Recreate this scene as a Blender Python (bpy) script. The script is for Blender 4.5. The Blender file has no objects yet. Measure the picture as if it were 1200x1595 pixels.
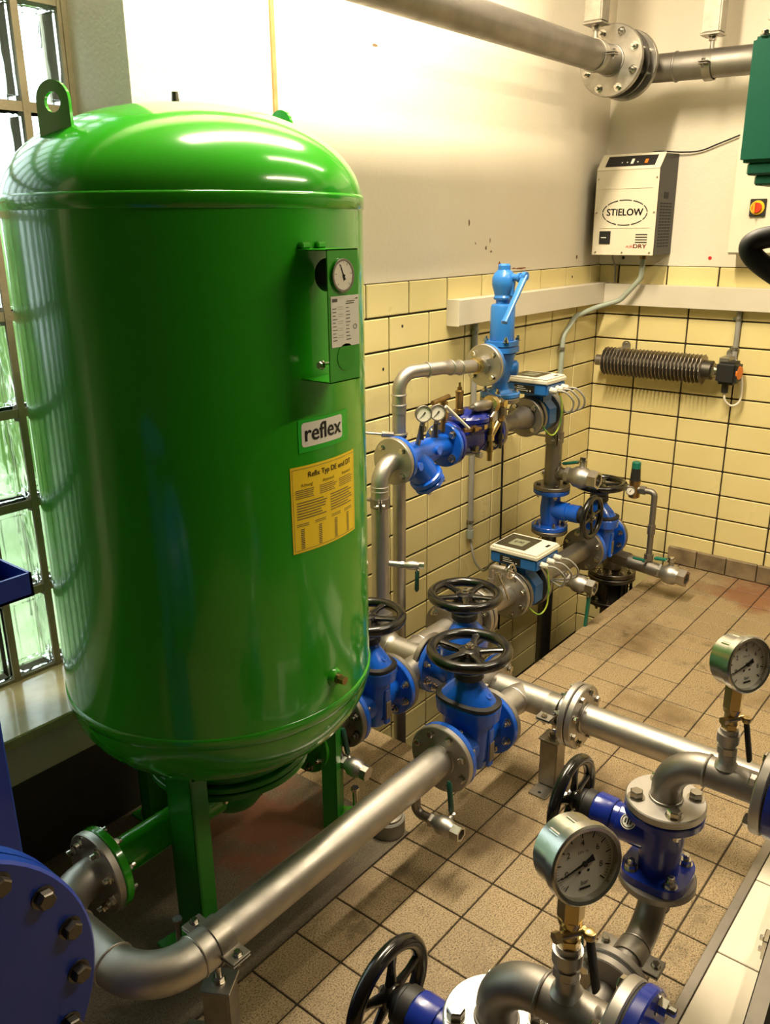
import bpy, bmesh, math, random
from math import sin, cos, pi, radians, sqrt, atan2
from mathutils import Vector, Matrix, noise

random.seed(7)
scene = bpy.context.scene
C = scene.collection
V = Vector

# ---------------------------------------------------------------- camera
F_PX = 1328.76
pitch, yaw, roll = radians(18.49), radians(38.97), radians(-0.46)
fw = V((cos(yaw) * cos(pitch), sin(yaw) * cos(pitch), -sin(pitch)))
_r = V((sin(yaw), -cos(yaw), 0)); _u = _r.cross(fw)
rt = _r * cos(roll) + _u * sin(roll); upv = _u * cos(roll) - _r * sin(roll)
CAM = V((0, 0, 1.6863))
camd = bpy.data.cameras.new('camera'); camd.sensor_fit = 'HORIZONTAL'; camd.sensor_width = 36
camd.lens = F_PX * 36 / 1200; camd.clip_start = 0.02
cam = bpy.data.objects.new('camera', camd); C.objects.link(cam)
cam.matrix_world = Matrix(((rt.x, upv.x, -fw.x, CAM.x), (rt.y, upv.y, -fw.y, CAM.y), (rt.z, upv.z, -fw.z, CAM.z), (0, 0, 0, 1)))
scene.camera = cam

# ---------------------------------------------------------------- world, light, exposure
w = bpy.data.worlds.new('sky'); scene.world = w; w.use_nodes = True
bg = w.node_tree.nodes['Background']
bg.inputs['Color'].default_value = (0.86, 0.96, 1.0, 1)
bg.inputs['Strength'].default_value = 4.6
scene.view_settings.view_transform = 'Standard'; scene.view_settings.look = 'None'
scene.view_settings.exposure = 0.0; scene.view_settings.gamma = 1.0
scene.view_settings.use_curve_mapping = False
LAMP_W = (140.0, 20.0, 58.0)
LAMP_COL = (1.0, 0.85, 0.61)
cy = scene.cycles
cy.max_bounces = 9; cy.diffuse_bounces = 5; cy.glossy_bounces = 4; cy.transparent_max_bounces = 10
cy.sample_clamp_indirect = 6.0

# ---------------------------------------------------------------- constants of the place
XB, YA = 4.21, 1.985          # right wall plane, back wall plane
ZR, RH = 1.254, 0.1217        # a tile course line, course height
ZC = 3.3                      # ceiling
TRX, TRY, TRZ = 2.01, 1.475, -0.62   # pipe trench: left end, front edge, bottom
JX, YW = 1.45, 2.231          # window jamb, window plane

# ---------------------------------------------------------------- materials
def lin(c):
    c = c / 255.0
    return c / 12.92 if c <= 0.04045 else ((c + 0.055) / 1.055) ** 2.4
def rgb(r, g, b): return (lin(r), lin(g), lin(b), 1)
MATS = {}
def mat(name, col, rough=0.5, metal=0.0, nscale=0, namt=0.0, col2=None, bump=0.0, bscale=None, coat=0.0, rvar=0.0, spec=0.5, detail=4):
    if name in MATS: return MATS[name]
    m = bpy.data.materials.new(name); m.use_nodes = True
    nt = m.node_tree; b = nt.nodes['Principled BSDF']
    b.inputs['Base Color'].default_value = col
    b.inputs['Roughness'].default_value = rough
    b.inputs['Metallic'].default_value = metal
    b.inputs['Specular IOR Level'].default_value = spec
    if coat: b.inputs['Coat Weight'].default_value = coat; b.inputs['Coat Roughness'].default_value = 0.05
    if nscale:
        tc = nt.nodes.new('ShaderNodeTexCoord'); no = nt.nodes.new('ShaderNodeTexNoise')
        oi = nt.nodes.new('ShaderNodeObjectInfo'); ad = nt.nodes.new('ShaderNodeVectorMath'); ad.operation = 'ADD'
        sc = nt.nodes.new('ShaderNodeVectorMath'); sc.operation = 'SCALE'; sc.inputs['Scale'].default_value = 1.0
        mu = nt.nodes.new('ShaderNodeMath'); mu.operation = 'MULTIPLY'; mu.inputs[1].default_value = 37.0
        nt.links.new(oi.outputs['Random'], mu.inputs[0])
        nt.links.new(tc.outputs['Object'], ad.inputs[0]); nt.links.new(mu.outputs[0], ad.inputs[1])
        no.inputs['Scale'].default_value = nscale; no.inputs['Detail'].default_value = detail
        nt.links.new(ad.outputs[0], no.inputs['Vector'])
        if namt and col2:
            mx = nt.nodes.new('ShaderNodeMix'); mx.data_type = 'RGBA'
            rp = nt.nodes.new('ShaderNodeMapRange'); rp.inputs[1].default_value = 0.35; rp.inputs[2].default_value = 0.7
            rp.inputs[3].default_value = 0; rp.inputs[4].default_value = namt
            nt.links.new(no.outputs['Fac'], rp.inputs[0]); nt.links.new(rp.outputs[0], mx.inputs['Factor'])
            mx.inputs['A'].default_value = col; mx.inputs['B'].default_value = col2
            nt.links.new(mx.outputs['Result'], b.inputs['Base Color'])
        if rvar:
            r2 = nt.nodes.new('ShaderNodeMapRange'); r2.inputs[1].default_value = 0.3; r2.inputs[2].default_value = 0.7
            r2.inputs[3].default_value = max(0.03, rough - rvar); r2.inputs[4].default_value = rough + rvar
            nt.links.new(no.outputs['Fac'], r2.inputs[0]); nt.links.new(r2.outputs[0], b.inputs['Roughness'])
        if bump:
            n2 = nt.nodes.new('ShaderNodeTexNoise'); n2.inputs['Scale'].default_value = bscale or nscale * 4; n2.inputs['Detail'].default_value = 3
            nt.links.new(ad.outputs[0], n2.inputs['Vector'])
            bp = nt.nodes.new('ShaderNodeBump'); bp.inputs['Strength'].default_value = bump; bp.inputs['Distance'].default_value = 0.004
            nt.links.new(n2.outputs['Fac'], bp.inputs['Height']); nt.links.new(bp.outputs[0], b.inputs['Normal'])
    MATS[name] = m
    return m

STEEL = mat('brushed_stainless', rgb(188, 184, 178), 0.47, 1.0, 14, 0.6, rgb(160, 155, 148), 0.05, 60, rvar=0.08)
STEEL_DULL = mat('dull_stainless', rgb(154, 149, 142), 0.5, 1.0, 10, 0.6, rgb(124, 118, 110), 0.05, 50, rvar=0.08)
STEEL_DARK = mat('dark_steel', rgb(112, 108, 102), 0.4, 1.0, 12, 0.5, rgb(60, 56, 50), rvar=0.1)
STEEL_P = mat('polished_socket_steel', rgb(196, 192, 186), 0.32, 1.0, 22, 0.5, rgb(166, 160, 152))
CHROME = mat('bright_bolt_metal', rgb(205, 200, 190), 0.22, 1.0, 30, 0.4, rgb(160, 154, 145))
GALV = mat('galvanised_steel', rgb(170, 165, 155), 0.4, 0.9, 25, 0.6, rgb(135, 130, 120))
BRASS = mat('brass', rgb(208, 186, 132), 0.3, 1.0, 20, 0.5, rgb(176, 150, 98))
BRONZE = mat('bronze_fitting', rgb(168, 140, 94), 0.35, 1.0, 20, 0.6, rgb(122, 100, 66))
GREEN = mat('green_gloss_enamel', rgb(46, 158, 26), 0.16, 0.0, 3, 0.25, rgb(40, 146, 24), 0.02, 25, coat=0.35)
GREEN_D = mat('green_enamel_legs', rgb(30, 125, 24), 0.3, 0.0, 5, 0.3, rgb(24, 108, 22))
BLUE = mat('blue_epoxy_coating', rgb(22, 92, 205), 0.24, 0.0, 9, 0.35, rgb(16, 76, 180), 0.06, 45, coat=0.2)
BLUE_L = mat('light_blue_paint', rgb(48, 118, 196), 0.3, 0.0, 12, 0.35, rgb(40, 104, 178), 0.08, 60)
BLUE_D = mat('dark_blue_epoxy', rgb(20, 44, 142), 0.26, 0.0, 9, 0.35, rgb(14, 34, 116), 0.06, 45, coat=0.2)
BLUE_SHADE = mat('shaded_blue_epoxy', rgb(14, 34, 128), 0.26, 0.0, 9, 0.35, rgb(10, 26, 104), 0.06, 45, coat=0.2)  # dark blue epoxy deepened in colour to paint in shade on the control valve
BLUE_M = mat('meter_blue_paint', rgb(34, 104, 178), 0.38, 0.0, 9, 0.3, rgb(28, 88, 155))
BLUE_V = mat('vessel_blue_paint', rgb(18, 50, 142), 0.34, 0.0, 4, 0.3, rgb(15, 42, 124), coat=0.2)
BLACK = mat('black_plastic_gloss', rgb(16, 15, 14), 0.22, 0.0, 9, 0.3, rgb(26, 25, 24), coat=0.3)
BLACK_M = mat('black_rubber', rgb(24, 23, 22), 0.55, 0.0, 12, 0.4, rgb(36, 34, 32))
RUBBER = mat('gasket_rubber', rgb(38, 36, 34), 0.6, 0.0, 12, 0.4, rgb(26, 25, 24))
WHITE_P = mat('white_plastic', rgb(226, 220, 204), 0.4, 0.0, 8, 0.3, rgb(212, 205, 188))
CREAM_P = mat('cream_painted_sheet', rgb(216, 208, 186), 0.42, 0.0, 6, 0.3, rgb(206, 197, 174))
TRUNK = mat('grey_white_trunking', rgb(206, 198, 180), 0.45, 0.0, 5, 0.3, rgb(194, 186, 168))
GREYP = mat('grey_plastic_conduit', rgb(156, 164, 150), 0.45, 0.0, 9, 0.35, rgb(142, 150, 138))
GREYC = mat('grey_cable', rgb(150, 148, 140), 0.45, 0.0, 9, 0.3, rgb(130, 128, 120))
CABLE_B = mat('black_cable', rgb(26, 26, 25), 0.5, 0.0, 9, 0.3, rgb(34, 34, 33))
CABLE_GY = mat('green_yellow_earth_wire', rgb(188, 200, 60), 0.4, 0.0, 26, 1.0, rgb(60, 145, 60))
YELLOW = mat('yellow_lug_plastic', rgb(236, 190, 30), 0.4, 0.0, 9, 0.3, rgb(220, 172, 24))
TEAL = mat('green_lever_coating', rgb(18, 108, 88), 0.4, 0.0, 16, 0.4, rgb(14, 92, 76))
TEAL_D = mat('dark_green_lever_coating', rgb(18, 66, 54), 0.4, 0.0, 16, 0.4, rgb(14, 54, 46))
DGREEN = mat('dark_green_housing', rgb(16, 92, 72), 0.42, 0.0, 5, 0.35, rgb(12, 76, 60))
DIAL = mat('dial_white', rgb(232, 228, 214), 0.35, 0.0, 9, 0.2, rgb(224, 220, 204))
INK = mat('print_black', rgb(20, 20, 20), 0.5, 0.0, 9, 0.2, rgb(26, 26, 26))
INK_G = mat('print_grey', rgb(92, 88, 80), 0.5, 0.0, 9, 0.2, rgb(84, 80, 72))
INK_R = mat('print_red', rgb(196, 36, 30), 0.5, 0.0, 9, 0.2, rgb(186, 32, 26))
RED = mat('red_switch_plastic', rgb(206, 52, 24), 0.35, 0.0, 9, 0.2, rgb(196, 46, 20))
ORANGE = mat('orange_cap_plastic', rgb(222, 118, 34), 0.4, 0.0, 9, 0.2, rgb(210, 108, 30))
STICK_Y = mat('yellow_sticker', rgb(250, 216, 44), 0.4, 0.0, 9, 0.2, rgb(246, 208, 38))
STICK_W = mat('white_sticker', rgb(232, 230, 220), 0.4, 0.0, 9, 0.2, rgb(226, 224, 212))
STICK_G = mat('bright_green_sticker', rgb(30, 180, 40), 0.35, 0.0, 9, 0.2, rgb(28, 172, 38))
SCREEN = mat('display_glass', rgb(48, 46, 40), 0.18, 0.0, 9, 0.2, rgb(54, 52, 45))
LCD = mat('display_lcd', rgb(132, 134, 112), 0.3, 0.0, 9, 0.2, rgb(124, 126, 104))
GLASSM = mat('gauge_lens_ring', rgb(196, 196, 190), 0.27, 1.0, 9, 0.3, rgb(165, 165, 158))
WTILE = mat('cream_wall_tile_glaze', rgb(228, 213, 154), 0.30, 0.0, 3.0, 0.55, rgb(216, 198, 134), 0.03, 18, coat=0.15, rvar=0.05)
GROUT = mat('dark_grout', rgb(42, 34, 24), 0.9, 0.0, 20, 0.6, rgb(66, 55, 38), 0.3, 90)
PLASTER = mat('white_wall_plaster', rgb(226, 217, 198), 0.75, 0.0, 4, 0.3, rgb(216, 206, 184), 0.25, 70)
CEIL = mat('ceiling_paint', rgb(196, 190, 176), 0.8, 0.0, 3, 0.3, rgb(186, 180, 164), 0.1, 40)
DIMWALL = mat('grey_green_hall_paint', rgb(104, 108, 96), 0.7, 0.0, 3, 0.4, rgb(90, 94, 84), 0.1, 40)
REVEAL = mat('window_reveal_plaster', rgb(226, 226, 218), 0.75, 0.0, 4, 0.3, rgb(216, 216, 206), 0.2, 60)
SILLM = mat('yellow_marble_sill', rgb(210, 196, 150), 0.22, 0.0, 9, 0.9, rgb(176, 160, 118), 0.03, 30, coat=0.3)
DARKW = mat('painted_base_shade', rgb(62, 56, 46), 0.7, 0.0, 6, 0.6, rgb(42, 38, 32), 0.2, 40)  # near-black tone standing in for shade at the foot of the wall
MORTAR = mat('window_mortar', rgb(152, 138, 112), 0.85, 0.0, 14, 0.6, rgb(126, 112, 88), 0.4, 80)
WHITE_T = mat('white_floor_tile', rgb(226, 218, 200), 0.3, 0.0, 5, 0.4, rgb(214, 205, 185), coat=0.15)
FOLI = mat('hedge_foliage', rgb(96, 138, 68), 0.6, 0.0, 6, 1.0, rgb(168, 196, 128), 0.4, 30)
LAWN = mat('lawn_grass', rgb(132, 160, 104), 0.8, 0.0, 3, 1.0, rgb(196, 206, 170), 0.4, 40)
LEDGE = mat('grey_skirting_stone', rgb(142, 124, 94), 0.6, 0.0, 14, 0.9, rgb(100, 86, 64), 0.15, 60)

def speckled(name, base, dark, light, stain, stain_amt, rough, grime=0.0, rust=None):
    """terrazzo or concrete: fine speckle, broad stains and grime patches in world space"""
    m = bpy.data.materials.new(name); m.use_nodes = True; nt = m.node_tree; b = nt.nodes['Principled BSDF']
    N = nt.nodes.new; Lk = nt.links.new
    geo = N('ShaderNodeNewGeometry'); oi = N('ShaderNodeObjectInfo')
    def noise_n(scale, det, rgh=0.5):
        n = N('ShaderNodeTexNoise'); n.inputs['Scale'].default_value = scale; n.inputs['Detail'].default_value = det; n.inputs['Roughness'].default_value = rgh
        Lk(geo.outputs['Position'], n.inputs['Vector']); return n
    def rng(src, a0, a1, b0, b1):
        r = N('ShaderNodeMapRange'); r.inputs[1].default_value = a0; r.inputs[2].default_value = a1; r.inputs[3].default_value = b0; r.inputs[4].default_value = b1
        Lk(src, r.inputs[0]); return r
    def mixc(fac, A, Bc):
        x = N('ShaderNodeMix'); x.data_type = 'RGBA'; Lk(fac, x.inputs['Factor']); Lk(A, x.inputs['A']); x.inputs['B'].default_value = Bc; return x.outputs['Result']
    n1 = noise_n(250, 4, 0.6); r1 = N('ShaderNodeValToRGB'); e = r1.color_ramp.elements
    e[0].position = 0.37; e[0].color = dark; e[1].position = 0.49; e[1].color = base
    el = e.new(0.66); el.color = light
    Lk(n1.outputs['Fac'], r1.inputs[0]); col = r1.outputs[0]
    col = mixc(rng(noise_n(2.6, 6, 0.65).outputs['Fac'], 0.5, 0.7, 0, stain_amt).outputs[0], col, stain)
    if grime:
        g = noise_n(9, 8, 0.72); f = noise_n(1.7, 3)
        mu = N('ShaderNodeMath'); mu.operation = 'MULTIPLY'
        Lk(rng(g.outputs['Fac'], 0.55, 0.66, 0, grime).outputs[0], mu.inputs[0]); Lk(rng(f.outputs['Fac'], 0.4, 0.62, 0, 1).outputs[0], mu.inputs[1])
        col = mixc(mu.outputs[0], col, rgb(62, 50, 34))
    if rust:
        vm = N('ShaderNodeVectorMath'); vm.operation = 'DISTANCE'; vm.inputs[1].default_value = rust; Lk(geo.outputs['Position'], vm.inputs[0])
        g = noise_n(7, 5, 0.6); ad = N('ShaderNodeMath'); ad.operation = 'ADD'; Lk(vm.outputs['Value'], ad.inputs[0]); Lk(rng(g.outputs['Fac'], 0.3, 0.7, -0.12, 0.12).outputs[0], ad.inputs[1])
        col = mixc(rng(ad.outputs[0], 0.10, 0.24, 0.65, 0).outputs[0], col, rgb(120, 60, 34))
    hv = N('ShaderNodeHueSaturation'); Lk(rng(oi.outputs['Random'], 0, 1, 0.92, 1.06).outputs[0], hv.inputs['Value'])
    Lk(col, hv.inputs['Color']); Lk(hv.outputs[0], b.inputs['Base Color'])
    b.inputs['Roughness'].default_value = rough
    bp = N('ShaderNodeBump'); bp.inputs['Strength'].default_value = 0.15; bp.inputs['Distance'].default_value = 0.002
    Lk(n1.outputs['Fac'], bp.inputs['Height']); Lk(bp.outputs[0], b.inputs['Normal'])
    MATS[name] = m
    return m
FTILE = speckled('terrazzo_floor_tile', rgb(150, 130, 98), rgb(86, 72, 48), rgb(172, 152, 117), rgb(98, 77, 48), 0.8, 0.5, 0.8, (4.02, 0.98, 0))
CONC = speckled('stained_concrete', rgb(92, 82, 66), rgb(70, 62, 48), rgb(106, 96, 78), rgb(64, 46, 30), 0.7, 0.7, 0.7, (1.42, 1.62, 0))

def glass_block_mat():
    m = bpy.data.materials.new('wavy_block_glass'); m.use_nodes = True; nt = m.node_tree
    out = nt.nodes['Material Output']; nt.nodes.remove(nt.nodes['Principled BSDF'])
    tc = nt.nodes.new('ShaderNodeTexCoord')
    no = nt.nodes.new('ShaderNodeTexNoise'); no.inputs['Scale'].default_value = 14; no.inputs['Detail'].default_value = 2
    mp = nt.nodes.new('ShaderNodeMapping'); mp.inputs['Scale'].default_value = (1.0, 1.0, 0.45)
    nt.links.new(tc.outputs['Object'], mp.inputs[0]); nt.links.new(mp.outputs[0], no.inputs['Vector'])
    bp = nt.nodes.new('ShaderNodeBump'); bp.inputs['Strength'].default_value = 0.7; bp.inputs['Distance'].default_value = 0.03
    nt.links.new(no.outputs['Fac'], bp.inputs['Height'])
    rf = nt.nodes.new('ShaderNodeBsdfRefraction'); rf.inputs['Roughness'].default_value = 0.03; rf.inputs['IOR'].default_value = 1.12
    rf.inputs['Color'].default_value = (0.93, 0.98, 0.95, 1)
    tr = nt.nodes.new('ShaderNodeBsdfTransparent'); tr.inputs['Color'].default_value = (0.93, 0.97, 0.95, 1)
    gl = nt.nodes.new('ShaderNodeBsdfGlossy'); gl.inputs['Roughness'].default_value = 0.06
    nt.links.new(bp.outputs[0], rf.inputs['Normal']); nt.links.new(bp.outputs[0], gl.inputs['Normal'])
    m1 = nt.nodes.new('ShaderNodeMixShader'); m1.inputs[0].default_value = 0.45
    nt.links.new(tr.outputs[0], m1.inputs[1]); nt.links.new(rf.outputs[0], m1.inputs[2])
    fr = nt.nodes.new('ShaderNodeFresnel'); fr.inputs['IOR'].default_value = 1.4; nt.links.new(bp.outputs[0], fr.inputs['Normal'])
    m2 = nt.nodes.new('ShaderNodeMixShader'); nt.links.new(fr.outputs[0], m2.inputs[0])
    nt.links.new(m1.outputs[0], m2.inputs[1]); nt.links.new(gl.outputs[0], m2.inputs[2])
    nt.links.new(m2.outputs[0], out.inputs['Surface'])
    return m
GBLOCK = glass_block_mat()

# ---------------------------------------------------------------- mesh helpers
def frame(c, z, x=None):
    z = V(z).normalized()
    if x is None: x = V((0, 0, 1)) if abs(z.z) < 0.9 else V((1, 0, 0))
    x = V(x); x = (x - z * x.dot(z)).normalized(); y = z.cross(x)
    c = V(c)
    return Matrix(((x.x, y.x, z.x, c.x), (x.y, y.y, z.y, c.y), (x.z, y.z, z.z, c.z), (0, 0, 0, 1)))
def B(): return bmesh.new()
def _bridge(bm, a, b):
    na, nb = len(a), len(b)
    if na == 1 and nb == 1: return
    if na == 1:
        for i in range(nb): bm.faces.new((a[0], b[(i + 1) % nb], b[i]))
    elif nb == 1:
        for i in range(na): bm.faces.new((a[i], a[(i + 1) % na], b[0]))
    else:
        for i in range(na): bm.faces.new((a[i], a[(i + 1) % na], b[(i + 1) % na], b[i]))
def rings(bm, rs, cap=True, loop=False):
    for i in range(len(rs) - 1): _bridge(bm, rs[i], rs[i + 1])
    if loop: _bridge(bm, rs[-1], rs[0])
    elif cap:
        if len(rs[0]) > 2: bm.faces.new(list(reversed(rs[0])))
        if len(rs[-1]) > 2: bm.faces.new(rs[-1])
def lathe(bm, prof, M, seg=32, loop=False, ph=0.0):
    rs = []
    for r, z in prof:
        if r <= 1e-6: rs.append([bm.verts.new(M @ V((0, 0, z)))])
        else: rs.append([bm.verts.new(M @ V((r * cos(2 * pi * i / seg + ph), r * sin(2 * pi * i / seg + ph), z))) for i in range(seg)])
    rings(bm, rs, cap=True, loop=loop)
def cyl(bm, p0, p1, r, seg=24, r2=None):
    p0, p1 = V(p0), V(p1); M = frame(p0, p1 - p0); L = (p1 - p0).length
    lathe(bm, [(r, 0), (r if r2 is None else r2, L)], M, seg)
def hexa(bm, p0, p1, r): cyl(bm, p0, p1, r, 6)
def fillet(pts, rad, n=8):
    pts = [V(p) for p in pts]; out = [pts[0]]
    for i in range(1, len(pts) - 1):
        a, b, c = pts[i - 1], pts[i], pts[i + 1]
        d1 = (a - b).normalized(); d2 = (c - b).normalized()
        ang = d1.angle(d2)
        if ang > pi - 0.02: out.append(b); continue
        t = min(rad / math.tan(ang / 2), 0.49 * (a - b).length if i > 1 else 0.98 * (a - b).length, 0.49 * (c - b).length if i < len(pts) - 2 else 0.98 * (c - b).length)
        rr = t * math.tan(ang / 2)
        cen = b + (d1 + d2).normalized() * (rr / sin(ang / 2))
        s = b + d1 * t - cen; e = b + d2 * t - cen
        tot = s.angle(e); ax = s.cross(e).normalized()
        for k in range(n + 1): out.append(cen + Matrix.Rotation(tot * k / n, 3, ax) @ s)
    out.append(pts[-1])
    return out
def tube(bm, pts, r, seg=20, cap=True, loop=False):
    pts = [V(p) for p in pts]; n = len(pts)
    rr = r if isinstance(r, (list, tuple)) else [r] * n
    t0 = (pts[1] - pts[0]).normalized()
    x = V((0, 0, 1)) if abs(t0.z) < 0.9 else V((1, 0, 0))
    x = (x - t0 * x.dot(t0)).normalized(); rs = []; pt = t0
    for i in range(n):
        if loop: t = (pts[(i + 1) % n] - pts[i - 1]).normalized()
        elif i == 0: t = t0
        elif i == n - 1: t = (pts[i] - pts[i - 1]).normalized()
        else: t = ((pts[i] - pts[i - 1]).normalized() + (pts[i + 1] - pts[i]).normalized()).normalized()
        q = pt.rotation_difference(t); x = q @ x; x = (x - t * x.dot(t)).normalized(); pt = t
        y = t.cross(x)
        rs.append([bm.verts.new(pts[i] + (x * cos(2 * pi * k / seg) + y * sin(2 * pi * k / seg)) * rr[i]) for k in range(seg)])
    rings(bm, rs, cap=cap, loop=loop)
def torus(bm, M, R, r, seg=40, sg=12):
    tube(bm, [M @ V((R * cos(2 * pi * i / seg), R * sin(2 * pi * i / seg), 0)) for i in range(seg)], r, sg, loop=True)
def loft(bm, secs, M, seg=32, cap=True):
    rs = []
    for s in secs:
        z, ax, ay, p = s[:4]; ox, oy = (s[4], s[5]) if len(s) > 4 else (0, 0)
        ring = []
        for i in range(seg):
            a = 2 * pi * i / seg; c, d = cos(a), sin(a)
            ring.append(bm.verts.new(M @ V((ox + ax * math.copysign(abs(c) ** (2 / p), c), oy + ay * math.copysign(abs(d) ** (2 / p), d), z))))
        rs.append(ring)
    rings(bm, rs, cap)
def box(bm, lo, hi, M=None, bev=0.0, seg=1):
    lo, hi = V(lo), V(hi); M = M or Matrix()
    vs = [bm.verts.new(M @ V((x, y, z))) for x in (lo.x, hi.x) for y in (lo.y, hi.y) for z in (lo.z, hi.z)]
    fs = [bm.faces.new([vs[i] for i in f]) for f in ((0, 1, 3, 2), (4, 6, 7, 5), (0, 4, 5, 1), (2, 3, 7, 6), (0, 2, 6, 4), (1, 5, 7, 3))]
    if bev:
        es = list({e for f in fs for e in f.edges})
        bmesh.ops.bevel(bm, geom=es, offset=bev, segments=seg, affect='EDGES', clamp_overlap=True)
def prism(bm, poly, M, d0, d1):
    a = [bm.verts.new(M @ V((x, y, d0))) for x, y in poly]; b = [bm.verts.new(M @ V((x, y, d1))) for x, y in poly]
    rings(bm, [a, b])
def ring_plate(bm, M, ro, ri, d0, d1, seg=32):
    lathe(bm, [(ri, d0), (ro, d0), (ro, d1), (ri, d1)], M, seg, loop=True)

def finish(bm, name, m, loc=(0, 0, 0), ang=32):
    bmesh.ops.recalc_face_normals(bm, faces=bm.faces[:])
    if tuple(loc) != (0, 0, 0): bmesh.ops.translate(bm, verts=bm.verts[:], vec=-V(loc))
    me = bpy.data.meshes.new(name); bm.to_mesh(me); bm.free()
    me.materials.append(m)
    me.shade_smooth()
    me.set_sharp_from_angle(angle=radians(ang))
    return me
def prop(o, label=None, cat=None, group=None, kind=None):
    if label: o['label'] = label
    if cat: o['category'] = cat
    if group: o['group'] = group
    if kind: o['kind'] = kind
    return o
def single(name, bm, m, label, cat, loc, group=None, ang=32):
    o = bpy.data.objects.new(name, finish(bm, name, m, loc, ang)); C.objects.link(o); o.location = loc
    return prop(o, label, cat, group)
def struct(name, bm, m, parent=None, kind='structure'):
    o = bpy.data.objects.new(name, finish(bm, name, m)); C.objects.link(o)
    if parent: o.parent = parent
    if kind: o['kind'] = kind
    return o
class Thing:
    def __init__(s, name, label, cat, loc, group=None):
        s.loc = V(loc); s.o = bpy.data.objects.new(name, None); C.objects.link(s.o)
        s.o.empty_display_size = 0.05; s.o.location = s.loc
        prop(s.o, label, cat, group)
    def part(s, name, bm, m, parent=None, label=None, ang=32, kind=None):
        o = bpy.data.objects.new(name, finish(bm, name, m, s.loc, ang)); C.objects.link(o)
        o.parent = parent or s.o
        if label: o['label'] = label
        if kind: o['kind'] = kind
        return o
    def inst(s, name, me, M, parent=None, label=None):
        o = bpy.data.objects.new(name, me); C.objects.link(o); o.parent = parent or s.o
        o.matrix_local = Matrix.Translation(-s.loc) @ M
        if label: o['label'] = label
        return o

# shared bolt meshes, axis +z, size 1 = across-corner radius 1
def _bolt_mesh():
    b = B(); lathe(b, [(1.25, -0.2), (1.25, 0.12)], Matrix(), 14); lathe(b, [(0.9, 0.12), (1.0, 0.2), (1.0, 0.95), (0.85, 1.1)], Matrix(), 6)
    return finish(b, 'bolt', CHROME)
def _nut_mesh():
    b = B(); lathe(b, [(1.25, -0.2), (1.25, 0.12)], Matrix(), 14); lathe(b, [(1.0, 0.12), (1.0, 1.0)], Matrix(), 6); lathe(b, [(0.6, 1.0), (0.6, 1.9), (0.45, 2.0)], Matrix(), 10)
    return finish(b, 'bolt', CHROME)
BOLT, NUT = _bolt_mesh(), _nut_mesh()
def _copy_mesh(me, m):
    k = me.copy(); k.materials.clear(); k.materials.append(m); return k
BOLT_D = _copy_mesh(BOLT, STEEL_DARK); NUT_D = _copy_mesh(NUT, STEEL_DARK)
def bolts(T, parent, c, axis, rb, n, s, me=None, ph=0.5, name='bolt'):
    M = frame(c, axis)
    for i in range(n):
        a = 2 * pi * (i + ph) / n
        p = M @ V((rb * cos(a), rb * sin(a), 0))
        T.inst(name, me or BOLT, frame(p, axis, random_x(axis)) @ Matrix.Scale(s, 4), parent)
def random_x(axis):
    a = V(axis).normalized(); t = V((random.uniform(-1, 1), random.uniform(-1, 1), random.uniform(-1, 1)))
    return t if abs(t.normalized().dot(a)) < 0.9 else V((a.y, a.z, a.x)) + V((0.1, 0.2, 0.3))
def flange(T, c, axis, R, th, m, n=8, s=0.011, heads=(), me=None, bore=None, parent=None, name='flange', rb=None, ph=0.5, label=None):
    """steel disc centred at c; heads: signs of the faces that carry visible bolts"""
    b = B(); M = frame(c, axis); e = 0.0025
    lathe(b, [(0, -th / 2), (R - e, -th / 2), (R, -th / 2 + e), (R, th / 2 - e), (R - e, th / 2), (0, th / 2)], M, 44)
    o = T.part(name, b, m, parent, label)
    a = V(axis).normalized()
    for sg in heads: bolts(T, o if parent is None else parent, V(c) + a * sg * th / 2, a * sg, rb or R * 0.8, n, s, me, ph)
    return o
def gasket(T, c, axis, R, th=0.005, parent=None):
    b = B(); lathe(b, [(R, -th / 2), (R, th / 2)], frame(c, axis), 32); T.part('gasket', b, RUBBER, parent)
def weld(bm, c, axis, R, r=0.0035): torus(bm, frame(c, axis), R, r, 28, 8)

_fc = {}
def text_geo(s):
    if s in _fc: return _fc[s]
    cu = bpy.data.curves.new('t', 'FONT'); cu.body = s; cu.align_x = 'CENTER'; cu.align_y = 'CENTER'; cu.resolution_u = 3
    o = bpy.data.objects.new('t', cu); C.objects.link(o)
    bpy.context.view_layer.update()
    me = bpy.data.meshes.new_from_object(o.evaluated_get(bpy.context.evaluated_depsgraph_get()))
    vs = [tuple(v.co) for v in me.vertices]; fs = [tuple(p.vertices) for p in me.polygons]
    bpy.data.objects.remove(o); bpy.data.curves.remove(cu); bpy.data.meshes.remove(me)
    _fc[s] = (vs, fs)
    return vs, fs
def text(bm, s, fn, size, sx=1.0, bold=0.0):
    """fn(x, y) maps flat lettering onto a surface"""
    vs, fs = text_geo(s)
    for off in ((0, 0), (bold, 0), (-bold, 0), (0, bold)) if bold else ((0, 0),):
        nv = [bm.verts.new(fn((x + off[0]) * size * sx, (y + off[1]) * size)) for x, y, z in vs]
        for f in fs:
            try: bm.faces.new([nv[i] for i in f])
            except ValueError: pass
def flat(M, lift=0.0008):
    return lambda x, y: M @ V((x, y, lift))
def strip(bm, fn, x0, x1, y0, y1, n=1):
    a = [bm.verts.new(fn(x0 + (x1 - x0) * i / n, y0)) for i in range(n + 1)]; b = [bm.verts.new(fn(x0 + (x1 - x0) * i / n, y1)) for i in range(n + 1)]
    for i in range(n): bm.faces.new((a[i], a[i + 1], b[i + 1], b[i]))

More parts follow.
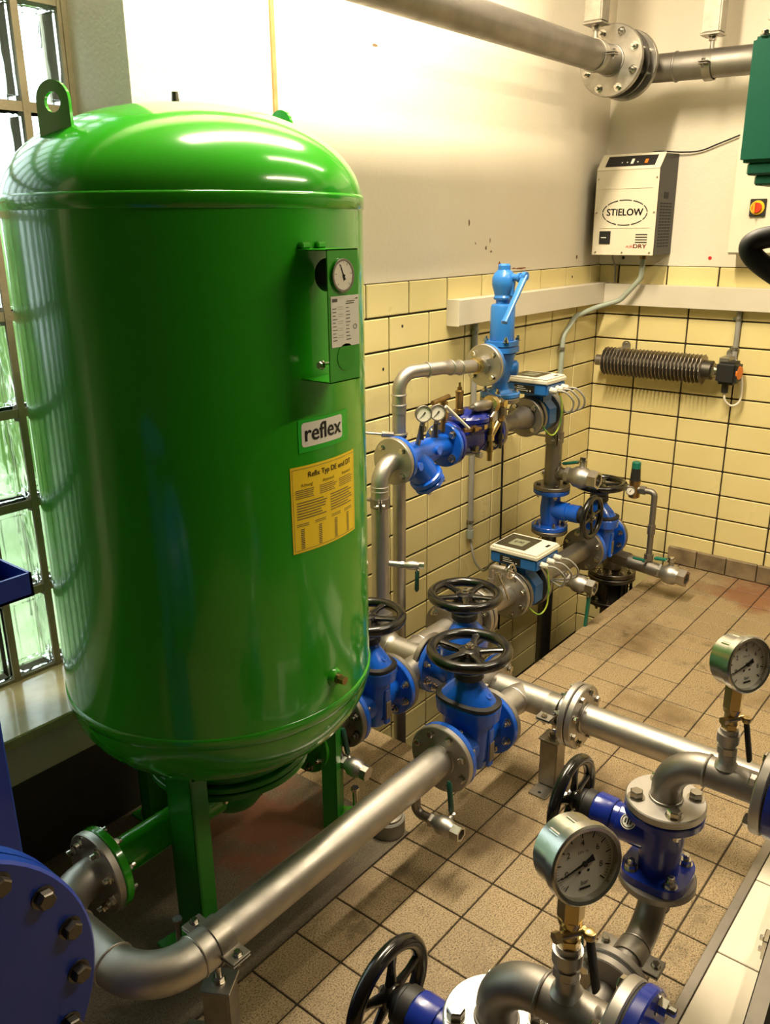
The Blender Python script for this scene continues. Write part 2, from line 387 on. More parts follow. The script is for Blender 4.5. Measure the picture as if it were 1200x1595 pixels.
# ================================================================= THE SETTING
def to_px(P):
    v = V(P) - CAM; d = v.dot(fw)
    return (600 + F_PX * v.dot(rt) / d, 797.5 - F_PX * v.dot(upv) / d, d) if d > 0.05 else (-9999, -9999, d)
def tile_mesh(sx, sy, sz, m, bev=0.0025):
    b = B(); box(b, (-sx / 2, -sy / 2, -sz / 2), (sx / 2, sy / 2, sz / 2), None, bev); return finish(b, 'tile', m, ang=15)

# ---- floor
b = B()
box(b, (-4.7, -5.4, -0.75), (XB + 0.2, TRY - 0.012, -0.0035))
box(b, (-4.7, TRY - 0.012, -0.75), (TRX - 0.008, YA + 0.02, -0.0035))
box(b, (TRX - 0.01, TRY - 0.02, -0.75), (XB + 0.2, YA + 0.1, TRZ))
floor = struct('floor', b, GROUT)
b = B(); box(b, (-0.3, 1.257, -0.004), (1.655, YA, 0.0008)); struct('concrete_patch', b, CONC, floor, kind=None)
TS = 0.15; TX0, TY0 = 1.7803, 1.4047
ft = tile_mesh(TS - 0.0045, TS - 0.0045, 0.012, FTILE, 0.0015)
rest = B(); nind = 0
cand = []
for i in range(-16, 17):
    for j in range(-4, 17):
        x0, x1 = TX0 + TS * i, TX0 + TS * (i + 1); y1 = TY0 - TS * j; y0 = y1 - TS
        if x0 > XB - 0.02: continue
        x1 = min(x1, XB - 0.005)
        if y0 > TY0 - 0.01:                       # rows beyond the last full course
            if x0 < TRX - 0.001:
                if y0 > YA - 0.02: continue
                y1 = min(y1, YA); x1 = min(x1, TRX)
                if x1 - x0 < 0.02: continue
            elif y0 < TRY - 0.02: y1 = TRY
            else: continue
        xm, ym = (x0 + x1) / 2, (y0 + y1) / 2
        if ym > 1.257 and xm < 1.66:
            continue
        if ym > 1.257 - TS and y1 > 1.257 and xm < 1.66: y1 = 1.257
        if y1 - y0 < 0.02: continue
        ym = (y0 + y1) / 2
        px, py, d = to_px((xm, ym, 0))
        vis = -60 < px < 1260 and py < 1650 and d > 0
        cand.append((0 if vis else 1, d if d > 0 else 99, xm, ym, x1 - x0, y1 - y0))
cand.sort()
for k, (hid, d, xm, ym, sx, sy) in enumerate(cand):
    dz = random.uniform(-0.0006, 0.0006)
    if not hid and k < 298:
        o = bpy.data.objects.new('floor_tile', ft); C.objects.link(o); o.parent = floor
        o.location = (xm, ym, -0.006 + dz); o.scale = ((sx - 0.0045) / (TS - 0.0045), (sy - 0.0045) / (TS - 0.0045), 1)
        o.rotation_euler = (random.uniform(-0.003, 0.003), random.uniform(-0.003, 0.003), 0)
    else:
        box(rest, (xm - sx / 2 + 0.002, ym - sy / 2 + 0.002, -0.01), (xm + sx / 2 - 0.002, ym + sy / 2 - 0.002, dz))
o = struct('outlying_floor_tiles', rest, FTILE, floor, kind='stuff')

# ---- trench linings are part of the floor
b = B()
box(b, (TRX - 0.01, TRY - 0.012, TRZ), (XB, TRY - 0.001, -0.012)); box(b, (TRX - 0.012, TRY, TRZ), (TRX - 0.001, YA, -0.012))
struct('trench_lining', b, CONC, floor, kind=None)

# ---- back wall (window niche on its left, tiled dado on its right)
WIN_X0, WIN_Z0, WIN_Z1 = 1.436 - 0.13 * 14, 0.427, 0.427 + 0.26 * 9
b = B()
box(b, (JX, YA, TRZ - 0.1), (XB + 0.2, YW + 0.15, ZC))                 # right of the niche
box(b, (-4.7, YA, TRZ - 0.1), (JX, YW + 0.15, WIN_Z0 - 0.03))           # below the window
box(b, (-4.7, YA, WIN_Z1 + 0.03), (JX, YW + 0.15, ZC))                  # lintel
box(b, (-4.7, YA, WIN_Z0 - 0.03), (WIN_X0 - 0.02, YW + 0.15, WIN_Z1 + 0.03))
wall_back = struct('wall_back', b, PLASTER)
b = B(); box(b, (JX + 0.001, YA - 0.0008, TRZ), (XB, YA + 0.002, 1.497)); struct('grout_bed', b, GROUT, wall_back, kind=None)
b = B(); box(b, (-4.5, YA - 0.004, 0), (JX + 0.02, YA + 0.002, 0.28)); struct('base_shade_band', b, DARKW, wall_back, kind=None)  # strip below the window with the shade put into its colour
WA, XA0 = 0.2487, 2.727
ta = tile_mesh(WA - 0.0072, 0.009, RH - 0.0072, WTILE, 0.003)
def wall_tiles(parent, me, along, lines, zlo, zhi, w, place):
    for a, c in zip(lines[:-1], lines[1:]):
        if c - a < 0.02: continue
        o = bpy.data.objects.new('wall_tile', me); C.objects.link(o); o.parent = parent
        o.location = place((a + c) / 2, (zlo + zhi) / 2)
        s = ((c - a - 0.0072) / (w - 0.0072)); zs = (zhi - zlo - 0.0072) / (RH - 0.0072)
        o.scale = (s, 1, zs) if along == 'x' else (1, s, zs)
        o.rotation_euler = (random.uniform(-0.004, 0.004), 0, random.uniform(-0.004, 0.004)) if along == 'x' else (0, random.uniform(-0.004, 0.004), random.uniform(-0.004, 0.004))
for r in range(-2, 15):
    zt = ZR - RH * r
    zh, zl = zt, zt - RH
    off = 0.12 if r == -2 else 0.0
    lines = [JX + 0.003] + [XA0 + off + WA * k for k in range(-8, 8) if JX + 0.03 < XA0 + off + WA * k < XB - 0.03] + [XB - 0.004]
    if r == 10: wall_tiles(wall_back, ta, 'x', [x for x in lines if x < TRX - 0.02] + [TRX], 0.001, zh, WA, lambda x, z: (x, YA - 0.004, z))
    if r >= 10: lines = [TRX] + [x for x in lines if x > TRX + 0.02]
    wall_tiles(wall_back, ta, 'x', lines, zl, zh, WA, lambda x, z: (x, YA - 0.004, z))
# drilled holes left in the tiles
for x, z in ((2.555, 1.335), (2.44, 1.19), (3.35, 1.22), (3.9, 1.45), (2.27, 0.02)):
    b = B(); lathe(b, [(0.006, 0), (0.004, 0.0012), (0, 0.0012)], frame((x, YA - 0.0085, z), (0, -1, 0)), 10); struct('drill_hole', b, INK, wall_back, kind=None)
def smudge(x, z, w_, h_, m, seed):
    random.seed(seed); b = B(); n = 12
    vs = [b.verts.new((x + w_ * (0.6 + 0.5 * random.random()) * cos(2 * pi * i / n), YA - 0.0006, z + h_ * (0.6 + 0.5 * random.random()) * sin(2 * pi * i / n))) for i in range(n)]
    b.faces.new(vs); struct('paint_chip', b, m, wall_back, kind=None)
CHIP = mat('bare_plaster_chip', rgb(120, 96, 70), 0.8, 0, 30, 0.6, rgb(84, 64, 44)); RUSTM = mat('rust_mark', rgb(140, 78, 48), 0.8, 0, 30, 0.6, rgb(100, 52, 30))
for i, (x, z, w_, h_, m) in enumerate(((3.0, 1.70, 0.006, 0.014, CHIP), (3.13, 1.60, 0.007, 0.010, CHIP), (3.17, 1.585, 0.008, 0.006, CHIP), (3.16, 1.63, 0.004, 0.012, CHIP), (3.24, 1.53, 0.012, 0.014, RUSTM), (3.42, 1.508, 0.05, 0.004, RUSTM), (3.36, 1.51, 0.02, 0.003, RUSTM), (2.42, 2.25, 0.018, 0.005, CHIP), (3.95, 1.54, 0.012, 0.012, CHIP), (3.05, 1.62, 0.004, 0.006, CHIP))):
    smudge(x, z, w_, h_, m, i)
random.seed(11)
b = B(); box(b, (1.945, YA - 0.006, 1.5), (1.962, YA + 0.001, ZC), None, 0.002)
struct('trim_1', b, mat('ochre_wall_joint', rgb(190, 150, 96), 0.7, 0, 20, 0.6, rgb(150, 112, 66)))

# ---- right wall
b = B(); box(b, (XB, -5.4, TRZ - 0.1), (XB + 0.2, YA, ZC)); wall_right = struct('wall_right', b, PLASTER)
b = B(); box(b, (XB - 0.0008, -0.6, 0), (XB + 0.002, YA, 1.497)); box(b, (XB - 0.0008, TRY, TRZ), (XB + 0.002, YA, 0)); struct('grout_bed', b, GROUT, wall_right, kind=None)
WB = 0.249
tb = tile_mesh(0.009, WB - 0.0072, RH - 0.0072, WTILE, 0.003)
for r in range(-2, 15):
    zh = ZR - RH * r; zl = zh - RH
    off = 0.124 if r == -2 else 0.0
    ys = [YA - 0.006, *[1.751 + off - WB * k for k in range(0, 10) if 1.751 + off - WB * k < YA - 0.03]]
    if r >= 10: ys = [y for y in ys if y > TRY - 0.01] + [TRY]
    ys = sorted(ys)
    if r == 10: pass
    wall_tiles(wall_right, tb, 'y', ys, zl, zh, WB, lambda y, z: (XB - 0.004, y, z))
bb = B(); box(bb, (XB - 0.012, -0.5, 0.0), (XB - 0.001, TRY, 0.062)); base = struct('baseboard_right', bb, GROUT)
sk = tile_mesh(0.024, 0.146, 0.088, LEDGE, 0.003)
for k in range(13):
    o = bpy.data.objects.new('skirting_tile', sk); C.objects.link(o); o.parent = base; o.location = (XB - 0.02, TRY - 0.075 - 0.15 * k, 0.0455)
for y, z, rr, m in ((1.43, 1.535, 0.009, INK_R), (1.86, 1.53, 0.008, INK)):
    b = B(); lathe(b, [(rr, 0), (rr * 0.7, 0.003), (0, 0.003)], frame((XB, y, z), (-1, 0, 0)), 10); struct('drill_hole', b, m, wall_right, kind=None)

# ---- the rest of the room
b = B(); box(b, (-4.7, -5.3, TRZ), (-4.5, YW, ZC)); struct('wall_left', b, DIMWALL)
b = B(); box(b, (-4.7, -5.4, TRZ), (XB + 0.2, -5.2, ZC)); struct('wall_front', b, DIMWALL)
b = B(); box(b, (-4.7, -5.4, ZC), (XB + 0.2, YW + 0.15, ZC + 0.15)); struct('ceiling', b, CEIL)

# ---- glass block window
b = B()
for i in range(15): x = WIN_X0 + 0.13 * i; box(b, (x - 0.010, YW + 0.004, WIN_Z0), (x + 0.010, YW + 0.085, WIN_Z1))
for j in range(10): z = WIN_Z0 + 0.26 * j; box(b, (WIN_X0, YW + 0.006, z - 0.012), (1.436, YW + 0.083, z + 0.012))
box(b, (1.436, YW, WIN_Z0), (JX, YW + 0.085, WIN_Z1))
win = struct('window_1', b, MORTAR)
gb = B(); box(gb, (-0.055, -0.045, -0.118), (0.055, 0.045, 0.118), None, 0.012, 2); gm = finish(gb, 'glass_block', GBLOCK, ang=60)
for i in range(14):
    for j in range(9):
        o = bpy.data.objects.new('glass_block', gm); C.objects.link(o); o.parent = win
        o.location = (WIN_X0 + 0.065 + 0.13 * i, YW + 0.045, WIN_Z0 + 0.13 + 0.26 * j)
b = B(); box(b, (WIN_X0, YA - 0.02, WIN_Z0 - 0.03), (JX, YW + 0.01, WIN_Z0 + 0.002), None, 0.004); struct('trim_2', b, SILLM)
# outside: hedge and paving
def blob(loc, rad, seed, m, name, label):
    b = B(); bmesh.ops.create_icosphere(b, subdivisions=5, radius=1.0)
    for v in b.verts:
        d = v.co.normalized(); n1 = noise.noise(d * 2.2 + V((seed, 0, 0))); n2 = noise.noise(d * 9 + V((0, seed, 0))); n3 = noise.noise(d * 24 + V((0, 0, seed)))
        v.co = V((d.x * rad[0], d.y * rad[1], d.z * rad[2])) * (1 + 0.22 * n1 + 0.16 * n2 + 0.12 * n3)
        v.co += V(loc)
    single(name, b, m, label, 'bush', (loc[0], loc[1], loc[2] - rad[2]), 'bushes outside the glass blocks', 180)
blob((0.6, 5.6, 0.95), (1.35, 1.0, 1.15), 3, FOLI, 'bush', 'blurred green bush seen through the lower glass blocks')
blob((3.9, 6.1, 0.95), (1.4, 1.0, 1.15), 8, FOLI, 'bush', 'blurred green bush outside, hidden behind the tank and wall')
b = B(); box(b, (-8, YW + 0.16, -0.62), (14, 14, -0.5)); single('lawn', b, LAWN, 'green lawn outside the glass block window', 'lawn', (3, 8, -0.62))

# portal helps the sky sampling through the window
pl = bpy.data.lights.new('window_portal', 'AREA'); pl.shape = 'RECTANGLE'; pl.size = 1.85; pl.size_y = 2.4
pl.cycles.is_portal = True
po = bpy.data.objects.new('window_portal', pl); C.objects.link(po)
po.matrix_world = frame((0.52, YW + 0.12, 1.6), (0, 1, 0), (1, 0, 0))

# ---- ceiling tube lamps
def tube_lamp(x0, x1, y, label, watts):
    T = Thing('tube_lamp', label, 'lamp', ((x0 + x1) / 2, y, ZC), 'ceiling tube lamps')
    b = B(); box(b, (x0 - 0.04, y - 0.05, ZC - 0.06), (x1 + 0.04, y + 0.05, ZC), None, 0.006); T.part('housing', b, WHITE_P)
    b = B(); box(b, (x0 - 0.03, y - 0.03, ZC - 0.085), (x0, y + 0.03, ZC - 0.06)); T.part('end_holder', b, WHITE_P)
    b = B(); box(b, (x1, y - 0.03, ZC - 0.085), (x1 + 0.03, y + 0.03, ZC - 0.06)); T.part('end_holder', b, WHITE_P)
    L = bpy.data.lights.new('tube_light', 'AREA'); L.shape = 'RECTANGLE'; L.size = x1 - x0; L.size_y = 0.14
    L.energy = watts; L.color = LAMP_COL
    lo = bpy.data.objects.new('tube_light', L); C.objects.link(lo); lo.parent = T.o; lo.location = (0, 0, -0.09)
tube_lamp(1.2, 2.75, 1.43, 'long ceiling tube lamp nearest the tiled back wall', LAMP_W[0])
tube_lamp(1.9, 3.6, 0.65, 'long ceiling tube lamp in the second row from the tiled back wall', LAMP_W[1])
tube_lamp(1.8, 3.3, -0.7, 'added ceiling tube lamp, unseen, farthest from the tiled back wall', LAMP_W[2])  # unseen third lamp, added to brighten the front of the tank

# ================================================================= COMPONENT BUILDERS
def handwheel(T, c, axis, R, r=None, m=None, spokes=5, ph=0.0, parent=None):
    r = r or R * 0.13; m = m or BLACK
    b = B(); M = frame(c, axis)
    torus(b, M, R - r, r, 44, 14)
    lathe(b, [(R * 0.22, -r * 1.0), (R * 0.25, -r * 0.6), (R * 0.25, r * 0.3), (R * 0.17, r * 0.55), (0, r * 0.55)], M, 24)
    for i in range(spokes):
        a = 2 * pi * (i + ph) / spokes
        p0 = M @ V((R * 0.2 * cos(a), R * 0.2 * sin(a), -r * 0.2)); p1 = M @ V(((R - r) * 0.96 * cos(a), (R - r) * 0.96 * sin(a), 0))
        S = frame(p0, p1 - p0, axis)
        L = (p1 - p0).length
        loft(b, [(0, r * 0.55, r * 0.95, 2.5), (L * 0.5, r * 0.42, r * 0.6, 2.5), (L, r * 0.5, r * 0.9, 2.5)], S, 12)
    o = T.part('handwheel', b, m, parent)
    a = V(axis).normalized()
    T.inst('hub_bolt', BOLT, frame(V(c) + a * r * 0.6, axis) @ Matrix.Scale(R * 0.085, 4), o)
    return o

def gate_valve(label, c, ax, group, L=0.24, k=1.0, wheel_R=0.123, wheel_dz=0.285, steel=(True, True), nameplate_side=None, wheel_ph=0.3):
    """flanged gate valve, flow along ax, stem up. steel: counter flanges belong to the neighbouring pipes"""
    c = V(c); ax = V(ax).normalized(); z = V((0, 0, 1)); y = z.cross(ax)
    T = Thing('gate_valve', label, 'valve', (c.x, c.y, c.z - 0.1 * k), group)
    Mz = Matrix(((ax.x, y.x, 0, c.x), (ax.y, y.y, 0, c.y), (ax.z, y.z, 1, c.z), (0, 0, 0, 1)))
    Mx = frame(c, ax, z)
    b = B()
    h = L / 2
    lathe(b, [(0.052 * k, -h), (0.05 * k, -h * 0.72), (0.062 * k, -h * 0.3), (0.066 * k, 0), (0.062 * k, h * 0.3), (0.05 * k, h * 0.72), (0.052 * k, h)], Mx, 32)
    loft(b, [(-0.085 * k, 0.02 * k, 0.035 * k, 2.4), (-0.075 * k, 0.036 * k, 0.058 * k, 2.4), (-0.03 * k, 0.046 * k, 0.074 * k, 2.4), (0.055 * k, 0.047 * k, 0.078 * k, 2.5), (0.08 * k, 0.048 * k, 0.08 * k, 2.5), (0.088 * k, 0.062 * k, 0.096 * k, 2.6), (0.124 * k, 0.064 * k, 0.099 * k, 2.6), (0.128 * k, 0.061 * k, 0.096 * k, 2.6)], Mz, 40)
    for sg in (-1, 1):   # side rib
        box(b, (-0.012 * k, sg * 0.07 * k, -0.06 * k), (0.012 * k, sg * 0.083 * k, 0.06 * k), Mz, 0.003)
    T.part('body', b, BLUE)
    b = B(); loft(b, [(0.128 * k, 0.062 * k, 0.097 * k, 2.6), (0.131 * k, 0.064 * k, 0.099 * k, 2.6), (0.139 * k, 0.064 * k, 0.099 * k, 2.6), (0.142 * k, 0.05 * k, 0.084 * k, 2.6)], Mz, 40); T.part('bonnet_seal', b, RUBBER)
    b = B(); loft(b, [(0.138 * k, 0.052 * k, 0.086 * k, 2.5), (0.144 * k, 0.051 * k, 0.083 * k, 2.4), (0.165 * k, 0.044 * k, 0.066 * k, 2.2), (0.185 * k, 0.036 * k, 0.046 * k, 2), (0.2 * k, 0.033 * k, 0.036 * k, 2), (0.207 * k, 0.034 * k, 0.036 * k, 2)], Mz, 36)
    bon = T.part('bonnet', b, BLUE)
    for sa in (-1, 1):
        b = B(); ring_plate(b, frame(c + y * sa * 0.066 * k + z * 0.163 * k, (y * sa * 1.0 + z * 1.3)), 0.010 * k, 0.0068 * k, -0.003, 0.0025, 16); T.part('cast_ring', b, BLUE, bon)
    b = B(); Mw = frame(c + z * 0.203 * k, z)
    wz = wheel_dz * k - 0.203 * k
    lathe(b, [(0.041 * k, 0), (0.043 * k, 0.003), (0.043 * k, 0.022), (0.039 * k, 0.026), (0.039 * k, 0.031), (0.043 * k, 0.035), (0.043 * k, 0.052), (0.036 * k, 0.058), (0.032 * k, wz - 0.012)], Mw, 28)
    T.part('stem_collar', b, BLACK_M)
    handwheel(T, c + z * wheel_dz * k, z, wheel_R, ph=wheel_ph)
    for sg in (-1, 1):
        f = flange(T, c + ax * sg * (h - 0.0095 * k), ax, 0.1 * k, 0.019 * k, BLUE, 8, 0.0105 * k, heads=(-sg,), me=NUT)
    b = B(); box(b, (-0.011 * k, -0.0015, -0.03 * k), (0.011 * k, 0.0015, 0.03 * k), Mz @ Matrix.Translation((0.0, -0.0845 * k, -0.01 * k)), 0.001)
    pl = T.part('name_plate', b, STEEL_DULL)
    return T

def ball_valve(label, p, ax, r, L, lever_dir, lever_up, group, lever_mat, m=None, open_end=True, lever_len=0.11, name='ball_valve'):
    """small threaded ball valve starting at p and running along ax"""
    m = m or STEEL; p = V(p); ax = V(ax).normalized(); u = V(lever_up).normalized(); ld = V(lever_dir).normalized()
    T = Thing(name, label, 'valve', p, group)
    M = frame(p, ax); b = B()
    lathe(b, [(r * 1.0, 0), (r * 1.0, L * 0.12)], M, 6)
    lathe(b, [(r * 0.85, L * 0.1), (r * 0.95, L * 0.2), (r * 1.25, L * 0.3), (r * 1.32, L * 0.45), (r * 1.25, L * 0.6), (r * 0.95, L * 0.7), (r * 0.92, L * 0.78)], M, 28)
    T.part('body', b, m)
    b = B(); h0 = L * 0.74
    if open_end:
        lathe(b, [(r * 1.12, h0), (r * 1.12, L), (r * 0.8, L), (r * 0.8, L - r * 0.9), (0, L - r * 0.9)], M, 6)
    else:
        lathe(b, [(r * 1.05, h0), (r * 1.05, L * 0.95), (0, L * 0.95)], M, 8)
    T.part('end_socket', b, STEEL_P if m is STEEL else m)
    sc = p + ax * L * 0.45
    b = B(); cyl(b, sc + u * r * 1.1, sc + u * r * 1.95, r * 0.35, 14); T.part('stem', b, m)
    T.inst('stem_nut', BOLT, frame(sc + u * r * 1.95, u) @ Matrix.Scale(r * 0.42, 4))
    b = B(); s0 = sc + u * r * 1.8 - ld * r * 0.4; Ml = frame(s0, u, ld)
    n = 8; pts = []
    wd = max(r * 0.36, 0.0072)
    e = s0 + ld * r * 1.1 + u * r * 0.1; f = e + ld * lever_len
    loft(b, [(0, wd * 1.1, 0.0018, 3), ((e - s0).length, wd, 0.0018, 3)], frame(s0, e - s0, ld.cross(u)), 12)
    o = T.part('lever_plate', b, m)
    b = B(); Mg = frame(e, f - e, ld.cross(u)); Lg = (f - e).length
    loft(b, [(-0.004, wd * 0.7, 0.003, 2.6), (0, wd * 1.0, 0.0075, 2.6), (Lg * 0.5, wd * 0.95, 0.0072, 2.6), (Lg * 0.9, wd * 1.1, 0.0078, 2.6), (Lg, wd * 0.7, 0.003, 2.6)], Mg, 16)
    T.part('lever_grip', b, lever_mat, o)
    return T

def pipe_clamp(T, c, axis, r, side, w=0.028, m=None, th=0.004):
    """two-part band clamp with screw ears; side = direction of the ears"""
    m = m or GALV; a = V(axis).normalized(); s = V(side).normalized(); n = a.cross(s); c = V(c)
    M = frame(c - a * w / 2, a, s)
    b = B(); lathe(b, [(r, 0), (r + th, 0.0), (r + th, w), (r, w)], M, 36, loop=True)
    o = T.part('clamp_band', b, m)
    for sg in (-1, 1):
        for off in (-1, 1):
            e0 = c + s * sg * (r + th * 0.5); b = B()
            ME = Matrix(((s.x * sg, n.x, a.x, 0), (s.y * sg, n.y, a.y, 0), (s.z * sg, n.z, a.z, 0), (0, 0, 0, 1))); ME.translation = e0
            box(b, (-0.006, off * 0.004 - 0.002, -w * 0.6), (0.036, off * 0.004 + 0.002, w * 0.6), ME, 0.0015)
            T.part('clamp_ear', b, m)
        p = c + s * sg * (r + th + 0.02)
        nn = n if n.z >= 0 else -n
        if abs(nn.z) < 0.3: nn = n
        T.inst('clamp_bolt', BOLT, frame(p + nn * 0.0065, nn) @ Matrix.Scale(0.0085, 4))
        T.inst('clamp_nut', NUT, frame(p - nn * 0.0065, -nn) @ Matrix.Scale(0.0075, 4))
    return o

def gauge(T, c, n, R, dep, mcase, kind='big', parent=None, needle=200, up=V((0, 0, 1))):
    """pressure gauge head: case, bezel, dial, needle; c = centre of the back, n = facing"""
    n = V(n).normalized(); c = V(c); x = up.cross(n).normalized(); y = n.cross(x)
    M = Matrix(((x.x, y.x, n.x, c.x), (x.y, y.y, n.y, c.y), (x.z, y.z, n.z, c.z), (0, 0, 0, 1)))
    b = B(); lathe(b, [(0, 0), (R * 0.86, 0), (R * 0.95, dep * 0.08), (R * 0.95, dep * 0.78), (R * 0.93, dep * 0.8), (0, dep * 0.8)], M, 40)
    cs = T.part('gauge_case', b, mcase, parent)
    b = B(); lathe(b, [(R * 0.95, dep * 0.7), (R * 1.04, dep * 0.72), (R * 1.04, dep * 0.98), (R * 0.99, dep * 1.02), (R * 0.9, dep), (R * 0.88, dep * 0.82)], M, 44, loop=True)
    T.part('bezel', b, mcase, parent if parent else None)
    top = parent if parent is not None else cs
    b = B(); lathe(b, [(R * 0.9, dep * 0.8), (R * 0.9, dep * 0.83), (0, dep * 0.83)], M, 40); d = T.part('dial', b, DIAL, top)
    fn = lambda px, py: M @ V((px, py, dep * 0.83 + 0.0006))
    b = B()
    n_t = 51 if kind == 'big' else 11
    for i in range(n_t):
        a = radians((225 if kind == 'big' else 225) - 270 * i / (n_t - 1)); big = i % (5 if kind == 'big' else 2) == 0
        r0 = R * (0.66 if big else 0.74); r1 = R * 0.82; wd = R * (0.016 if big else 0.007)
        ca, sa = cos(a), sin(a)
        vs = [b.verts.new(fn(r * ca - q * sa, r * sa + q * ca)) for r, q in ((r0, -wd), (r1, -wd), (r1, wd), (r0, wd))]
        b.faces.new(vs)
    if kind == 'big':
        for t, i in (('0', 0), ('2', 1), ('4', 2), ('6', 3), ('8', 4)):
            a = radians(198 - 54 * i)
            text(b, t, lambda px, py, a=a: fn(px + R * 0.53 * cos(a), py + R * 0.53 * sin(a)), R * 0.22)
        text(b, 'bar', lambda px, py: fn(px, py - R * 0.5), R * 0.17)
        strip(b, fn, -R * 0.16, R * 0.16, -R * 0.68, -R * 0.62)
        for sx in (-1, 1): lathe(b, [(R * 0.04, dep * 0.835), (0, dep * 0.84)], M @ Matrix.Translation((sx * R * 0.13, -R * 0.22, 0)), 10)
        text(b, 'DIN 16', lambda px, py: fn(px, py + R * 0.3), R * 0.1)
    T.part('scale_marks', b, INK_G if kind != 'big' else INK, top)
    b = B(); a = radians(needle); ca, sa = cos(a), sin(a); zf = dep * 0.86
    pts = [(-0.3, 0.09), (-0.1, 0.05), (0.0, 0.03), (0.72, 0.008), (0.72, -0.008), (0.0, -0.03), (-0.1, -0.05), (-0.3, -0.09)]
    prism(b, [(R * (u * ca - q * sa), R * (u * sa + q * ca)) for u, q in pts], M, zf, zf + 0.001)
    lathe(b, [(R * 0.07, zf), (R * 0.07, zf + 0.003), (0, zf + 0.003)], M, 14)
    T.part('needle', b, INK, top)
    return M

def pipe_support(label, x, y, ztop, top_r, axis, plate_rot, h):
    T = Thing('pipe_support', label, 'pipe support', (x, y, 0), 'floor supports under the pipes')
    R = Matrix.Translation((x, y, 0)) @ Matrix.Rotation(plate_rot, 4, 'Z')
    b = B(); box(b, (-0.03, -0.09, 0), (0.03, 0.09, 0.006), R, 0.0015); pl = T.part('base_plate', b, GALV)
    for sg in (-1, 1):
        bb = B(); lathe(bb, [(0.006, 0.0062), (0.006, 0.0066), (0, 0.0066)], R @ Matrix.Translation((0, sg * 0.072, 0)), 12); T.part('bolt_hole', bb, INK, pl)
    b = B(); box(b, (-0.03, -0.03, 0.006), (0.03, 0.03, h), R, 0.004, 2); T.part('post', b, GALV)
    b = B(); box(b, (-0.034, -0.034, h), (0.034, 0.034, h + 0.007), R, 0.0015); T.part('cap_plate', b, GALV)
    b = B(); cyl(b, (x, y, h + 0.007), (x, y, ztop - top_r), 0.007, 12); T.part('threaded_rod', b, CHROME)
    T.inst('rod_nut', BOLT, frame((x, y, h + 0.008), (0, 0, 1)) @ Matrix.Scale(0.012, 4))
    a = V(axis).normalized(); s = V((0, 0, 1)).cross(a)
    pipe_clamp(T, (x, y, ztop), a, top_r, s, 0.04)
    return T

